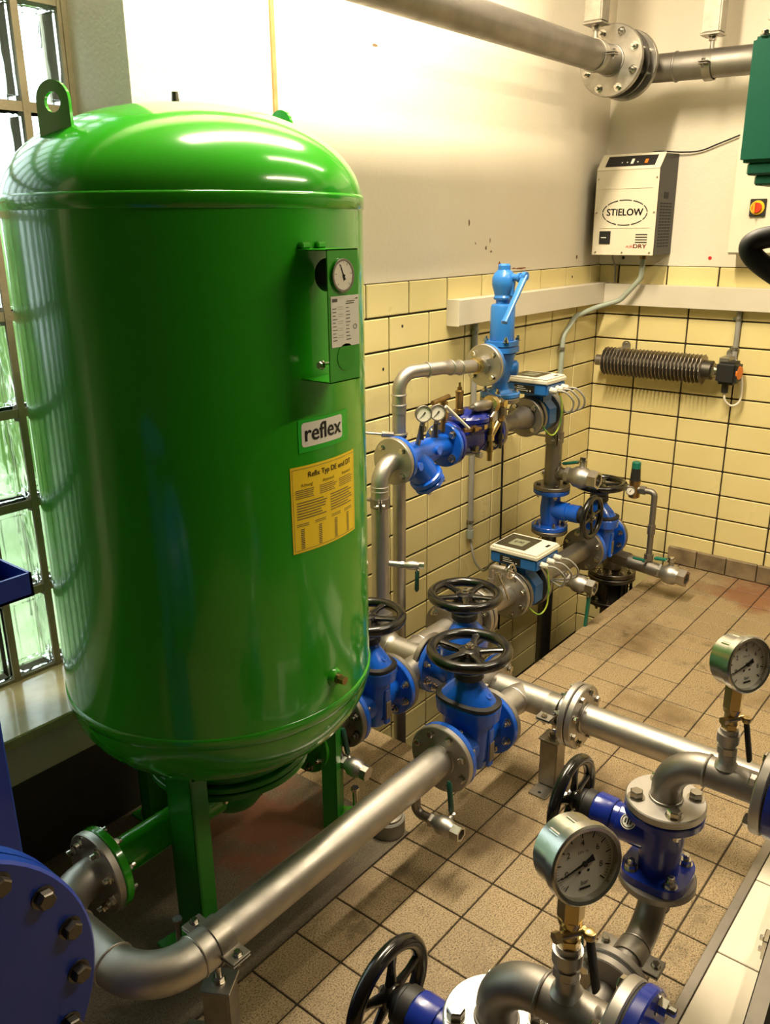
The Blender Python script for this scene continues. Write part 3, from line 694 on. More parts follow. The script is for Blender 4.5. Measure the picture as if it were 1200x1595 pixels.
# ================================================================= GREEN TANK
TC = V((1.256, 1.556, 0)); TR = 0.3765; ZT, ZB = 1.735, 0.632
def tank():
    T = Thing('pressure_tank', 'tall glossy green pressure tank on three legs in front of the window', 'tank', TC)
    M = Matrix.Translation(TC)
    prof = []
    h = 0.195
    n = 22
    for i in range(n + 1):
        a = pi / 2 * (1 - i / n)
        prof.append((TR * cos(a) if i else 0, ZT + h * sin(a)))
    # torispherical look: shoulder rounder than an ellipse
    prof = [(r if i == 0 else TR * (cos(pi / 2 * (1 - i / n)) ** 0.92), z) for i, (r, z) in enumerate(prof)]
    for k in range(1, 24): prof.append((TR, ZT - (ZT - ZB) * k / 24))
    hb = 0.232
    for i in range(n + 1):
        a = pi / 2 * i / n
        prof.append((TR * (cos(a) ** 0.92) if i < n else 0, ZB - hb * sin(a)))
    b = B(); lathe(b, prof, M, 128); T.part('shell', b, GREEN, ang=60)
    for z, k in ((ZT, 1), (ZB, -1)):
        b = B()
        lathe(b, [(TR - 0.002, z - 0.016), (TR + 0.0025, z - 0.013), (TR + 0.003, z + 0.010), (TR + 0.0015, z + 0.014), (TR - 0.004, z + 0.016)], M, 128)
        T.part('weld_seam', b, GREEN, ang=60)
    # lifting lugs
    for th, tw in ((180, 0.35), (0, 0.0)):
        a = radians(th); d = V((cos(a), sin(a), 0)); p = TC + d * 0.292 + V((0, 0, ZT + 0.120))
        t = V((-sin(a), cos(a), 0))
        # plate stands across the radius
        nrm = (d * cos(tw) + t * sin(tw)).normalized() if th == 180 else d
        xx = V((0, 0, 1)).cross(nrm)
        ML = Matrix(((xx.x, 0, nrm.x, p.x), (xx.y, 0, nrm.y, p.y), (xx.z, 1, nrm.z, p.z), (0, 0, 0, 1)))
        b = B(); outer = [(-0.036, -0.02), (0.036, -0.02)] + [(0.036 * cos(q), 0.055 + 0.036 * sin(q)) for q in [pi * i / 14 for i in range(15)]]
        hole = [(0.0175 * cos(2 * pi * i / 20), 0.053 + 0.0175 * sin(2 * pi * i / 20)) for i in range(20)]
        # stitched ring between outer outline and hole
        no = 40; 
        def on_outer(a0):
            dx, dy = cos(a0), sin(a0)
            best = None
            for i in range(len(outer)):
                (x1, y1), (x2, y2) = outer[i], outer[(i + 1) % len(outer)]
                y1 -= 0.053; y2 -= 0.053
                den = dx * (y2 - y1) - dy * (x2 - x1)
                if abs(den) < 1e-9: continue
                tt = (x1 * (y2 - y1) - y1 * (x2 - x1)) / den; uu = (x1 * dy - y1 * dx) / den
                if tt > 0 and -1e-6 <= uu <= 1 + 1e-6 and (best is None or tt > best): best = tt
            return (dx * best, dy * best + 0.053)
        ro = [on_outer(2 * pi * i / no) for i in range(no)]; ri = [(0.0175 * cos(2 * pi * i / no), 0.053 + 0.0175 * sin(2 * pi * i / no)) for i in range(no)]
        q = [[b.verts.new(ML @ V((x, y, zz))) for x, y in rr] for rr, zz in ((ri, -0.004), (ro, -0.004), (ro, 0.004), (ri, 0.004))]
        rings(b, q, loop=True)
        lug = T.part('lifting_lug', b, GREEN)
        b = B(); fd = -nrm
        box(b, (-0.036, -0.012, 0.0), (0.036, -0.003, 0.05), ML @ Matrix.Rotation(radians(12), 4, 'X') @ Matrix.Scale(-1, 4, (0, 0, 1)), 0.002)
        T.part('lug_foot', b, GREEN, lug)
    # vent fitting on the crown
    b = B(); tp = TC + V((0.06, 0.09, ZT + 0.178)); cyl(b, tp, tp + V((0, 0, 0.026)), 0.014, 6); T.part('vent_socket', b, STEEL_DARK)
    b = B(); cyl(b, tp + V((0, 0, 0.026)), tp + V((0, 0, 0.032)), 0.010, 16); T.part('vent_seal', b, INK_R)
    b = B(); cyl(b, tp + V((0, 0, 0.032)), tp + V((0, 0, 0.056)), 0.009, 12, 0.007); T.part('vent_valve', b, STEEL_DARK)
    # legs (bent plate angle profile)
    for k, th in enumerate((205, 343, 92)):
        a = radians(th); d = V((cos(a), sin(a), 0)); t = V((-sin(a), cos(a), 0))
        base_p = TC + d * (0.277, 0.335, 0.335)[k]
        ML = Matrix(((t.x, d.x, 0, base_p.x), (t.y, d.y, 0, base_p.y), (0, 0, 1, 0), (0, 0, 0, 1)))
        if k == 1: ML = ML @ Matrix.Rotation(radians(40), 4, 'Z')
        if k == 0: ML = ML @ Matrix.Rotation(radians(32), 4, 'Z')
        b = B()
        for sg in (-1, 1):
            lo = 0.0
            prism(b, [(0, lo + 0.004), (sg * 0.058, lo + 0.004), (sg * 0.058, 0.50), (0, 0.53)], ML @ Matrix(((1, 0, 0, 0), (0, 0, 1, sg * 0), (0, 1, 0, 0), (0, 0, 0, 1))), -0.003, 0.003)
        prism(b, [(-0.058, -0.04), (-0.052, -0.04), (-0.052, 0.003), (-0.058, 0.003)], ML, 0.004, 0.49)
        prism(b, [(0.052, -0.04), (0.058, -0.04), (0.058, 0.003), (0.052, 0.003)], ML, 0.004, 0.49)
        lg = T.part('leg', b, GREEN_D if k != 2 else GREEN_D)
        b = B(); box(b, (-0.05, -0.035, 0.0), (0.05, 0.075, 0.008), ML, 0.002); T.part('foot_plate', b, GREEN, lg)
        bp = ML @ V((0.012, 0.045, 0.008))
        b = B(); cyl(b, bp, bp + V((0, 0, 0.085)), 0.0075, 12); cyl(b, bp + V((0, 0, 0.085)), bp + V((0, 0, 0.095)), 0.013, 6); T.part('levelling_screw', b, CHROME, lg)
        T.inst('lock_nut', BOLT, frame(bp + V((0, 0, 0.002)), (0, 0, 1)) @ Matrix.Scale(0.015, 4), lg)
        if k == 1:
            b = B(); cyl(b, bp + V((0.035, -0.03, 0.012)), bp + V((0.09, -0.055, 0.012)), 0.008, 10); T.part('yellow_cap', b, YELLOW, lg)
    # bottom flange stack with the through connection
    b = B(); 
    for r0, z0, z1 in ((0.198, 0.40, 0.455), (0.21, 0.381, 0.397), (0.21, 0.360, 0.377)):
        lathe(b, [(r0 - 0.002, z0), (r0, z0 + 0.002), (r0, z1 - 0.002), (r0 - 0.002, z1)], M, 56)
    lathe(b, [(0.07, 0.22), (0.09, 0.25), (0.10, 0.31), (0.10, 0.365)], M, 36)
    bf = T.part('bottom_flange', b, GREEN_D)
    bolts(T, bf, TC + V((0, 0, 0.360)), (0, 0, -1), 0.18, 12, 0.012, NUT)
    ZP = 0.27; y = 1.54
    b = B(); cyl(b, (0.86, y, ZP), (1.50, y, ZP), 0.0445, 32); T.part('connection_pipe', b, GREEN)
    flange(T, (0.853, y, ZP), (1, 0, 0), 0.1, 0.02, GREEN, 8, 0.0105, heads=(1,), me=NUT, name='connection_flange')
    flange(T, (1.520, y, ZP), (1, 0, 0), 0.1, 0.02, GREEN, 8, 0.0105, heads=(-1,), me=NUT, name='connection_flange')
    # drain plug
    a = radians(-88); p = TC + V((cos(a), sin(a), 0)) * (TR - 0.004) + V((0, 0, 0.712)); d = V((cos(a), sin(a), 0))
    b = B(); lathe(b, [(0.024, 0), (0.021, 0.008), (0.016, 0.014)], frame(p, d), 24); T.part('drain_boss', b, GREEN)
    b = B(); cyl(b, p + d * 0.014, p + d * 0.022, 0.0115, 18); cyl(b, p + d * 0.022, p + d * 0.036, 0.0105, 6); T.part('drain_plug', b, BRONZE, label='brass hexagon drain plug')
    # ---- lettered stickers wrapped round the shell
    def wrap(th0, z0, lift):
        return lambda x, y: TC + V((cos(radians(th0) + x / TR) * (TR + lift), sin(radians(th0) + x / TR) * (TR + lift), z0 + y))
    W2 = TR * radians(23.5) / 2
    b = B(); f = wrap(-88.4, 1.287, 0.0012); strip(b, f, -W2, W2, -0.034, 0.034, 10); st = T.part('logo_sticker', b, STICK_G, label='green sticker with black lettering on white')
    b = B(); f2 = wrap(-89.6, 1.289, 0.0018)
    def rr(x, y): return f2(x, y)
    # rounded white field, in narrow columns that follow the shell
    cx_, cy_, rd = 0.0615, 0.025, 0.007
    xs = [-cx_ + rd * (1 - cos(radians(90 * i / 4))) for i in range(5)]; xs = xs + [-cx_ + rd + (2 * cx_ - 2 * rd) * i / 14 for i in range(1, 14)] + [-x for x in reversed(xs)]
    up_, dn_ = [], []
    for x in xs:
        dx_ = max(0.0, abs(x) - (cx_ - rd)); hh = cy_ - rd + sqrt(max(0.0, rd * rd - dx_ * dx_))
        up_.append(b.verts.new(rr(x, hh))); dn_.append(b.verts.new(rr(x, -hh)))
    for i in range(len(xs) - 1): b.faces.new((dn_[i], dn_[i + 1], up_[i + 1], up_[i]))
    T.part('white_field', b, STICK_W, st)
    b = B(); text(b, 'reflex', wrap(-89.6, 1.290, 0.0026), 0.048, 1.0, 0.018); T.part('lettering', b, INK, st)
    W2 = TR * radians(31.2) / 2
    b = B(); f = wrap(-88.1, 1.132, 0.0012); strip(b, f, -W2, W2, -0.092, 0.094, 12); ys = T.part('notice_sticker', b, STICK_Y, label='yellow printed notice')
    g = wrap(-88.1, 1.132, 0.0022); b = B()
    for x0, x1, y0, y1 in ((-W2 + 0.004, W2 - 0.004, 0.088, 0.0888), (-W2 + 0.004, W2 - 0.004, -0.0868, -0.086), (-W2 + 0.004, -W2 + 0.0048, -0.086, 0.088), (W2 - 0.0048, W2 - 0.004, -0.086, 0.088)):
        strip(b, g, x0, x1, y0, y1, 10)
    T.part('border_line', b, INK_G, ys)
    b = B()
    text(b, 'Refix Typ DE und DT', lambda x, y: g(x + 0.012, y + 0.073), 0.0165, 0.98, 0.015)
    for s, xx in (('Achtung!', -0.062), ('Attention!', 0.0), ('Attention!', 0.064)): text(b, s, lambda x, y, xx=xx: g(x + xx, y + 0.053), 0.0098, 0.9)
    T.part('lettering', b, INK, ys)
    b = B(); random.seed(5)
    for col in (-0.064, 0.0, 0.064):
        for k in range(5): strip(b, g, col - 0.028, col + 0.028 - random.uniform(0, 0.012), 0.043 - k * 0.0042, 0.0443 - k * 0.0042, 3)
    for col in (-0.047, 0.047):
        for k in range(7): strip(b, g, col - 0.043, col + 0.04 - random.uniform(0, 0.02), 0.016 - k * 0.0058, 0.0178 - k * 0.0058, 4)
    for col in (-0.078, -0.03, 0.02, 0.066):
        for k in range(2): strip(b, g, col - 0.014, col + 0.018, -0.03 - k * 0.004, -0.0288 - k * 0.004, 2)
        for k in range(11): strip(b, g, col - 0.004, col + 0.005, -0.042 - k * 0.0041, -0.0402 - k * 0.0041, 1)
    T.part('fine_print', b, INK_G, ys, kind='stuff')
    # ---- gauge bracket
    yf = 1.556 - 0.449; x0, x1, z0, z1 = 1.205, 1.292, 1.40, 1.648
    b = B(); th = 0.003
    box(b, (x0, yf, z0), (x1, yf + th, z1), None, 0.0006)
    box(b, (x0, yf, z1 - th), (x1, 1.20, z1), None, 0.0006); box(b, (x0, yf, z0), (x1, 1.20, z0 + th), None, 0.0006)
    br = T.part('gauge_bracket', b, GREEN)
    b = B(); ring_plate(b, frame((0.5 * (x0 + x1) - 0.001, yf - 0.0006, 1.6), (0, -1, 0)), 0.034, 0.0305, -0.001, 0.002, 40); T.part('window_rim', b, GREEN, br)
    b = B(); lathe(b, [(0.026, 0), (0.026, 0.0012), (0, 0.0012)], frame((0.5 * (x0 + x1) + 0.004, yf, 1.447), (0, -1, 0)), 36); T.part('knock_out', b, mat('green_knock_out_disc', rgb(46, 150, 30), 0.25, 0, 9, 0.2, rgb(40, 140, 26)), br)  # disc in nearly the same green as the bracket
    for xx in (x0 + 0.014, x1 - 0.03):
        b = B(); box(b, (xx - 0.012, 1.17, z1), (xx + 0.012, 1.205, z1 + 0.012), None, 0.003); T.part('mounting_tab', b, GREEN, br)
    b = B(); lathe(b, [(0.0285, 0), (0.031, 0.004), (0.031, 0.038), (0.0285, 0.04)], frame((0.5 * (x0 + x1) - 0.001, yf + 0.046, 1.6), (0, -1, 0)), 36); T.part('gauge_body', b, BLACK_M, br)
    gauge(T, (0.5 * (x0 + x1) - 0.004, yf - 0.0003, 1.6), (0, -1, 0), 0.0295, 0.005, STEEL_DULL, 'small', br, needle=112)
    b = B(); box(b, (x0 + 0.006, yf - 0.0012, 1.468), (x1 - 0.001, yf, 1.563)); lp = T.part('rating_plate', b, STICK_W, br)
    b = B(); Mf = frame((0.5 * (x0 + x1) + 0.002, yf - 0.0012, 1.5155), (0, -1, 0), (1, 0, 0)); f = lambda x, y: Mf @ V((x, y, 0.0006))
    random.seed(9)
    strip(b, f, -0.036, -0.022, 0.037, 0.043); strip(b, f, 0.004, 0.028, 0.036, 0.0375); strip(b, f, 0.002, 0.026, 0.032, 0.0335); strip(b, f, 0.03, 0.037, 0.04, 0.042)
    for cxx in (-0.036, 0.002):
        for k in range(10): 
            yy = 0.024 - k * 0.0066
            strip(b, f, cxx, cxx + random.uniform(0.008, 0.014), yy, yy + 0.0014)
            if k % 2 == 0 and cxx < 0:
                for u in (0, 1): strip(b, f, cxx + 0.015, cxx + 0.03, yy - 0.001 + u * 0.004, yy - 0.0006 + u * 0.004)
    ring = frame(Mf @ V((0.028, -0.012, 0.0006)), (0, -1, 0)); ring_plate(b, ring, 0.005, 0.004, 0, 0.0002, 16)
    T.part('fine_print', b, INK_G, br, kind='stuff')
    T.inst('bracket_bolt', BOLT, frame((x0 - 0.002, yf + 0.02, 1.435), (-1, 0, 0)) @ Matrix.Scale(0.0075, 4), br)
    b = B(); cyl(b, (x0 - 0.002, yf + 0.02, 1.435), (x0 + 0.02, yf + 0.02, 1.435), 0.004, 10); T.part('bracket_screw', b, CHROME, br)
tank()

# ================================================================= PIPEWORK AT FLOOR LEVEL
ZP = 0.27; R80 = 0.0445; R50 = 0.0302
YL = 2.13            # x of the cross line
YF, YH, YU, YV3 = 1.17, 1.62, 1.745, 1.54   # y of front pipe, header, upper line, third valve
G_GATE = 'blue gate valves with black handwheels'

def front_pipe():
    T = Thing('u_bend_pipe', 'long stainless pipe with a U bend, running to the nearest gate valve', 'pipe', (1.0, YF, ZP - R80))
    path = fillet([(0.825, YV3, ZP), (0.70, YV3, ZP), (0.70, YF, ZP), (1.685, YF, ZP)], 0.114, 12)
    b = B(); tube(b, path, R80, 36); T.part('pipe', b, STEEL)
    for c, a in (((0.70, YV3 - 0.114, ZP), (0, 1, 0)), ((0.70, YF + 0.114, ZP), (0, 1, 0)), ((0.814, YF, ZP), (1, 0, 0)), ((1.683, YF, ZP), (1, 0, 0))):
        b = B(); weld(b, c, a, R80, 0.003); T.part('weld_bead', b, STEEL)
    flange(T, (0.832, YV3, ZP), (1, 0, 0), 0.1, 0.02, STEEL, 8, 0.0105, heads=(-1,), me=NUT)
    flange(T, (1.692, YF, ZP), (1, 0, 0), 0.1, 0.02, STEEL, 8, 0.0105, heads=(-1,))
    # drain stub underneath
    b = B(); tube(b, fillet([(1.57, YF, ZP - 0.03), (1.57, YF, 0.165), (1.57, YF - 0.055, 0.165)], 0.025, 6), 0.0135, 16); T.part('drain_stub', b, STEEL_DULL)
front_pipe()
ball_valve('small steel drain valve with dark green lever hanging under the long front pipe', (1.57, YF - 0.05, 0.165), (0, -1, 0), 0.0195, 0.1, (0.1, 0.18, 1), (0.95, 0, 0.3), 'small drain valves', TEAL_D, lever_len=0.085)

gate_valve('blue gate valve at the end of the long front pipe, nearest the camera', (1.82, YF, ZP), (1, 0, 0), G_GATE)
gate_valve('blue gate valve standing crosswise behind the nearest one, its wheel just above it', (YL, 1.392, ZP), (0, 1, 0), G_GATE, wheel_ph=0.0)
gate_valve('blue gate valve half hidden by the right edge of the green tank', (1.81, YV3, ZP), (1, 0, 0), G_GATE, wheel_ph=0.1)
gate_valve('blue gate valve in the far corner above the trench', (3.56, 1.60, ZP), (1, 0, 0), G_GATE, wheel_ph=0.15)

def cross_pipe():
    T = Thing('tee_pipe', 'stainless tee pipe joining two gate valves in front of the trench', 'pipe', (YL, 1.12, ZP - R80))
    b = B(); tube(b, [(YL, 1.268, ZP), (YL, 0.99, ZP)], R80, 36); tube(b, [(1.955, YF, ZP), (YL, YF, ZP)], R80, 36); T.part('pipe', b, STEEL)
    b = B(); torus(b, frame((YL - 0.047, YF, ZP), (1, 0, 0)), R80 * 0.98, 0.0035, 28, 8); T.part('weld_bead', b, STEEL)
    flange(T, (YL, 1.272, ZP), (0, 1, 0), 0.1, 0.02, STEEL, 8, 0.0105, heads=(-1,))
    flange(T, (1.948, YF, ZP), (1, 0, 0), 0.1, 0.02, STEEL, 8, 0.0105)
    flange(T, (YL, 0.985, ZP), (0, 1, 0), 0.1, 0.02, STEEL, 8, 0.0105, heads=(1,), me=NUT)
cross_pipe()
def run_pipe():
    T = Thing('straight_pipe', 'straight stainless pipe crossing the tiled floor to the right edge', 'pipe', (YL, 0.4, ZP - R80))
    b = B(); tube(b, [(YL, 0.962, ZP), (YL, -0.35, ZP)], R80, 36); T.part('pipe', b, STEEL)
    b = B(); weld(b, (YL, 0.945, ZP), (0, 1, 0), R80 * 1.0, 0.004); T.part('weld_bead', b, STEEL)
    flange(T, (YL, 0.961, ZP), (0, 1, 0), 0.1, 0.02, STEEL, 8, 0.0105, heads=(-1,))
    gasket(T, (YL, 0.973, ZP), (0, 1, 0), 0.095)
    flange(T, (YL, -0.34, ZP), (0, 1, 0), 0.1, 0.02, STEEL, 8, 0.0105)
run_pipe()
pipe_support('galvanised floor post clamped under the tee pipe beside the far wheel', YL - 0.01, 1.045, ZP, R80, (0, 1, 0), radians(-90), 0.165)
pipe_support('galvanised floor post clamped under the pipe bend in the lower left foreground', 0.87, YF, ZP, R80, (1, 0, 0), radians(30), 0.155)

def spool():
    T = Thing('spool_pipe', 'short flanged pipe between the tank and the half hidden gate valve', 'pipe', (1.61, YV3, ZP - R80))
    b = B(); tube(b, [(1.545, YV3, ZP), (1.675, YV3, ZP)], R80, 32); T.part('pipe', b, STEEL_DULL)
    flange(T, (1.541, YV3, ZP), (1, 0, 0), 0.1, 0.02, STEEL, 8, 0.0105)
    flange(T, (1.680, YV3, ZP), (1, 0, 0), 0.1, 0.02, STEEL_DULL, 8, 0.0105, heads=(-1,), me=NUT_D)
    b = B(); cyl(b, (1.61, YV3, ZP), (1.61, YV3 - 0.075, 0.17), 0.012, 14); T.part('drain_stub', b, STEEL_DULL)
spool()
ball_valve('small steel drain valve with dark green lever beside the right tank leg', (1.61, YV3 - 0.07, 0.175), (0.1, -1, -0.1), 0.0215, 0.095, (-0.12, 0.1, 1), (0.3, 0.9, 0.4), 'small drain valves', TEAL_D, open_end=False, lever_len=0.085)

def manifold():
    T = Thing('manifold_pipe', 'welded stainless branch pipe behind the two rear gate valves', 'pipe', (YL, 1.62, ZP - R80))
    b = B(); tube(b, fillet([(YL, 1.525, ZP), (YL, YU, ZP), (YL, YU, 0.40)], 0.07, 8), R80 * 0.98, 32)
    tube(b, [(1.945, YV3, ZP), (YL, YV3, ZP)], R80 * 0.97, 32); tube(b, [(YL, YH, ZP), (2.37, YH, ZP)], R80, 32)
    lathe(b, [(R80 * 0.98, 0), (R50, 0.06)], frame((YL, YU, 0.395), (0, 0, 1)), 32)
    T.part('pipe', b, STEEL)
    for c, a in (((YL, 1.565, ZP), (0, 1, 0)), ((YL + 0.06, YH, ZP), (1, 0, 0)), ((YL, YU - 0.05, ZP), (0, 1, 0)), ((YL, YU, 0.335), (0, 0, 1))):
        b = B(); weld(b, c, a, R80); T.part('weld_bead', b, STEEL)
    flange(T, (YL, 1.528, ZP), (0, 1, 0), 0.1, 0.02, STEEL_DULL, 8, 0.0105)
    flange(T, (1.940, YV3, ZP), (1, 0, 0), 0.1, 0.02, STEEL_DULL, 8, 0.0105)
    flange(T, (2.372, YH, ZP), (1, 0, 0), 0.1, 0.02, STEEL_DULL, 4, 0.0105, heads=(-1,), me=NUT)
manifold()
def wafer():
    T = Thing('wafer_valve', 'flat steel wafer valve clamped between flanges behind the black wheels', 'valve', (2.45, YH, ZP - 0.08))
    b = B(); lathe(b, [(0.062, 0), (0.072, 0.01), (0.072, 0.11), (0.062, 0.125)], frame((2.385, YH, ZP), (1, 0, 0)), 36); T.part('body', b, STEEL_DULL)
    for i in range(4):
        a = 2 * pi * (i + 0.5) / 4; y, z = YH + 0.08 * cos(a), ZP + 0.08 * sin(a)
        b = B(); cyl(b, (2.38, y, z), (2.515, y, z), 0.008, 10); T.part('tie_rod', b, CHROME)
wafer()
def header():
    T = Thing('header_pipe', 'stainless header pipe with flanges leading to the lower flow meter', 'pipe', (2.65, YH - 0.01, ZP - R80))
    b = B(); tube(b, [(2.53, YH, ZP), (2.775, YH - 0.01, ZP)], R80, 32); T.part('pipe', b, STEEL)
    flange(T, (2.522, YH, ZP), (1, 0, 0), 0.1, 0.02, STEEL, 8, 0.0105, heads=(-1,), me=NUT)
    flange(T, (2.550, YH, ZP), (1, 0, 0), 0.1, 0.02, STEEL, 8, 0.0105)
    gasket(T, (2.536, YH, ZP), (1, 0, 0), 0.096)
    flange(T, (2.776, YH - 0.01, ZP), (1, 0, 0), 0.1, 0.02, STEEL, 8, 0.0105, heads=(-1,))
    b = B(); cyl(b, (2.665, YH, ZP + 0.04), (2.665, YH, ZP + 0.085), 0.011, 14); T.part('sampling_stub', b, STEEL)
header()

def flow_meter(label, c, group, k=1.0, R=0.1, lift=0.0, dx=0.0):
    """magnetic flow meter, flow along x; white lidded converter box on top"""
    c = V(c); T = Thing('flow_meter', label, 'flow meter', (c.x, c.y, c.z - R), group)
    b = B(); M = frame(c, (1, 0, 0), (0, 0, 1))
    lathe(b, [(R * 0.75, -0.075), (R * 0.78, -0.05), (R * 0.8, 0.05), (R * 0.75, 0.075)], M, 36)
    T.part('measuring_tube', b, BLACK_M)
    b = B()   # eight-sided coil housing
    lathe(b, [(R * 0.8, -0.042), (R * 0.98, -0.03), (R * 0.98, 0.03), (R * 0.8, 0.042)], M, 8, ph=pi / 8); T.part('coil_housing', b, BLUE_M)
    flange(T, c + V((-0.066, 0, 0)), (1, 0, 0), R, 0.018, STEEL_DULL, 8, 0.01)
    flange(T, c + V((0.066, 0, 0)), (1, 0, 0), R, 0.018, STEEL_DULL, 8, 0.01)
    zt = c.z + R * 0.9 + lift
    b = B(); box(b, (c.x - 0.045, c.y - 0.045, c.z + R * 0.6), (c.x + 0.045, c.y + 0.045, zt + 0.008), None, 0.008, 2); T.part('neck', b, BLUE_M)
    bc = V((c.x + dx, c.y, c.z)); x0, x1, y0, y1 = bc.x - 0.095 * k, bc.x + 0.095 * k, c.y - 0.125 * k, c.y + 0.095 * k
    b = B(); box(b, (x0 + 0.004, y0 + 0.004, zt), (x1 - 0.004, y1 - 0.004, zt + 0.048), None, 0.006, 2); T.part('converter_box', b, BLUE_M)
    b = B(); box(b, (x0, y0, zt + 0.048), (x1, y1, zt + 0.066), None, 0.004, 2); lid = T.part('lid', b, WHITE_P)
    b = B(); box(b, (x0 + 0.006, y0 + 0.006, zt + 0.066), (x1 - 0.006, y1 - 0.006, zt + 0.072), None, 0.003); T.part('lid_frame', b, WHITE_P, lid)
    b = B(); box(b, (x0 + 0.022, c.y - 0.055 * k, zt + 0.072), (x1 - 0.022, y1 - 0.014, zt + 0.0735)); T.part('display_bezel', b, SCREEN, lid)
    b = B(); box(b, (bc.x - 0.042 * k, c.y - 0.025 * k, zt + 0.0735), (bc.x + 0.03 * k, c.y + 0.04 * k, zt + 0.0742)); T.part('display', b, LCD, lid)
    b = B(); text(b, '0.00', flat(frame((bc.x - 0.005, c.y + 0.008, zt + 0.0743), (0, 0, 1), (0, -1, 0))), 0.03, 0.8); T.part('digits', b, INK, lid)
    b = B(); box(b, (bc.x + 0.015, y0 + 0.016, zt + 0.072), (bc.x + 0.045, y0 + 0.028, zt + 0.0732)); T.part('brand_mark', b, INK, lid)
    b = B(); box(b, (x0 + 0.003, c.y - 0.05, zt + 0.008), (x0 + 0.005, c.y + 0.045, zt + 0.04)); npn = T.part('name_plate', b, INK)
    b = B(); Mf = frame((x0 + 0.0028, c.y, zt + 0.024), (-1, 0, 0), (0, -1, 0)); f = lambda x, y: Mf @ V((x, y, 0.0004))
    for q in range(3): strip(b, f, -0.03, 0.0 + 0.01 * q, 0.008 - 0.008 * q, 0.0105 - 0.008 * q)
    strip(b, f, 0.014, 0.02, -0.01, -0.004); strip(b, f, 0.028, 0.034, -0.01, -0.004)
    T.part('plate_print', b, STICK_W, npn)
    # cable glands on the camera side face, with cables looping back to the wall
    for i in range(3):
        gx = bc.x - 0.055 * k + 0.055 * k * i; gz = zt + 0.024
        b = B(); cyl(b, (gx, y0 + 0.006, gz), (gx, y0 - 0.006, gz), 0.013, 8); cyl(b, (gx, y0 - 0.006, gz), (gx, y0 - 0.022, gz), 0.0115, 10); cyl(b, (gx, y0 - 0.022, gz), (gx, y0 - 0.028, gz), 0.009, 12); gl = T.part('cable_gland', b, WHITE_P)
        b = B(); e = V((c.x + 0.10, c.y - 0.02 + 0.01 * i, zt - 0.075 - 0.006 * i))
        pts = [(gx, y0 - 0.024, gz), (gx + 0.01, y0 - 0.06, gz - 0.004), (gx + 0.035, y0 - 0.085, gz - 0.045), (gx + 0.055, y0 - 0.06, gz - 0.095), (e.x, e.y - 0.05, e.z - 0.02), (e.x + 0.03, e.y, e.z - 0.01)]
        tube(b, smooth_path(pts), 0.0042, 10); T.part('cable', b, GREYC, gl)
    # earthing wires
    b = B(); lug1 = V((c.x - 0.073, c.y - R * 0.72, c.z + R * 0.1)); top = V((c.x + 0.0, y0 + 0.01, zt - 0.004))
    tube(b, smooth_path([lug1, lug1 + V((-0.004, -0.01, -0.04)), V((c.x - 0.04, c.y - R * 1.15, c.z - 0.075)), V((c.x + 0.0, c.y - R * 1.3, c.z - 0.04)), top + V((0.004, -0.012, -0.05)), top]), 0.0032, 10); T.part('earth_wire', b, CABLE_GY)
    b = B(); lug2 = V((c.x + 0.073, c.y - R * 0.6, c.z + R * 0.3))
    tube(b, smooth_path([top, top + V((0.014, -0.008, -0.05)), V((c.x + 0.04, c.y - R * 1.15, c.z + 0.0)), V((c.x + 0.075, c.y - R * 0.95, c.z + 0.01)), lug2]), 0.0032, 10); T.part('earth_wire', b, CABLE_GY)
    for p, d in ((lug1, V((0, 0, 1))), (top, V((0, 0, 1)))):
        b = B(); cyl(b, p - d * 0.008, p + d * 0.008, 0.006, 10); T.part('wire_lug', b, YELLOW)
    return T
def smooth_path(pts, n=6):
    P = [V(p) for p in pts]; P = [P[0] * 2 - P[1]] + P + [P[-1] * 2 - P[-2]]; out = []
    for i in range(1, len(P) - 2):
        for k in range(n):
            t = k / n; a, b_, c, d = P[i - 1], P[i], P[i + 1], P[i + 2]
            out.append(0.5 * ((2 * b_) + (c - a) * t + (2 * a - 5 * b_ + 4 * c - d) * t * t + (3 * b_ - a - 3 * c + d) * t ** 3))
    out.append(P[-2])
    return out
G_FM = 'blue flow meters with white display boxes'
flow_meter('lower flow meter with white display box, above the trench', (2.868, YH - 0.012, ZP), G_FM, lift=0.034)

def header2():
    T = Thing('header_outlet_pipe', 'stainless flanged pipe between the lower flow meter and the corner gate valve', 'pipe', (3.18, 1.605, ZP - R80))
    b = B(); tube(b, [(2.962, YH - 0.015, ZP), (3.425, 1.60, ZP)], R80, 32); T.part('pipe', b, STEEL_DULL)
    flange(T, (2.955, YH - 0.014, ZP), (1, 0, 0), 0.1, 0.02, STEEL_DULL, 8, 0.0105)
    flange(T, (3.428, 1.60, ZP), (1, 0, 0), 0.1, 0.02, STEEL_DULL, 8, 0.0105, heads=(-1,))
    b = B(); tube(b, [(3.22, 1.605, ZP - 0.03), (3.22, 1.56, 0.197)], 0.014, 14); T.part('drain_stub', b, STEEL_DULL)
header2()
T = ball_valve('open steel ball valve pointing out under the lower flow meter cables', (3.22, 1.57, 0.195), (0, -1, -0.04), 0.031, 0.135, (0.02, 0.06, -1), (0.0, -0.85, -0.5), 'steel ball valves with open ends', TEAL, lever_len=0.19)

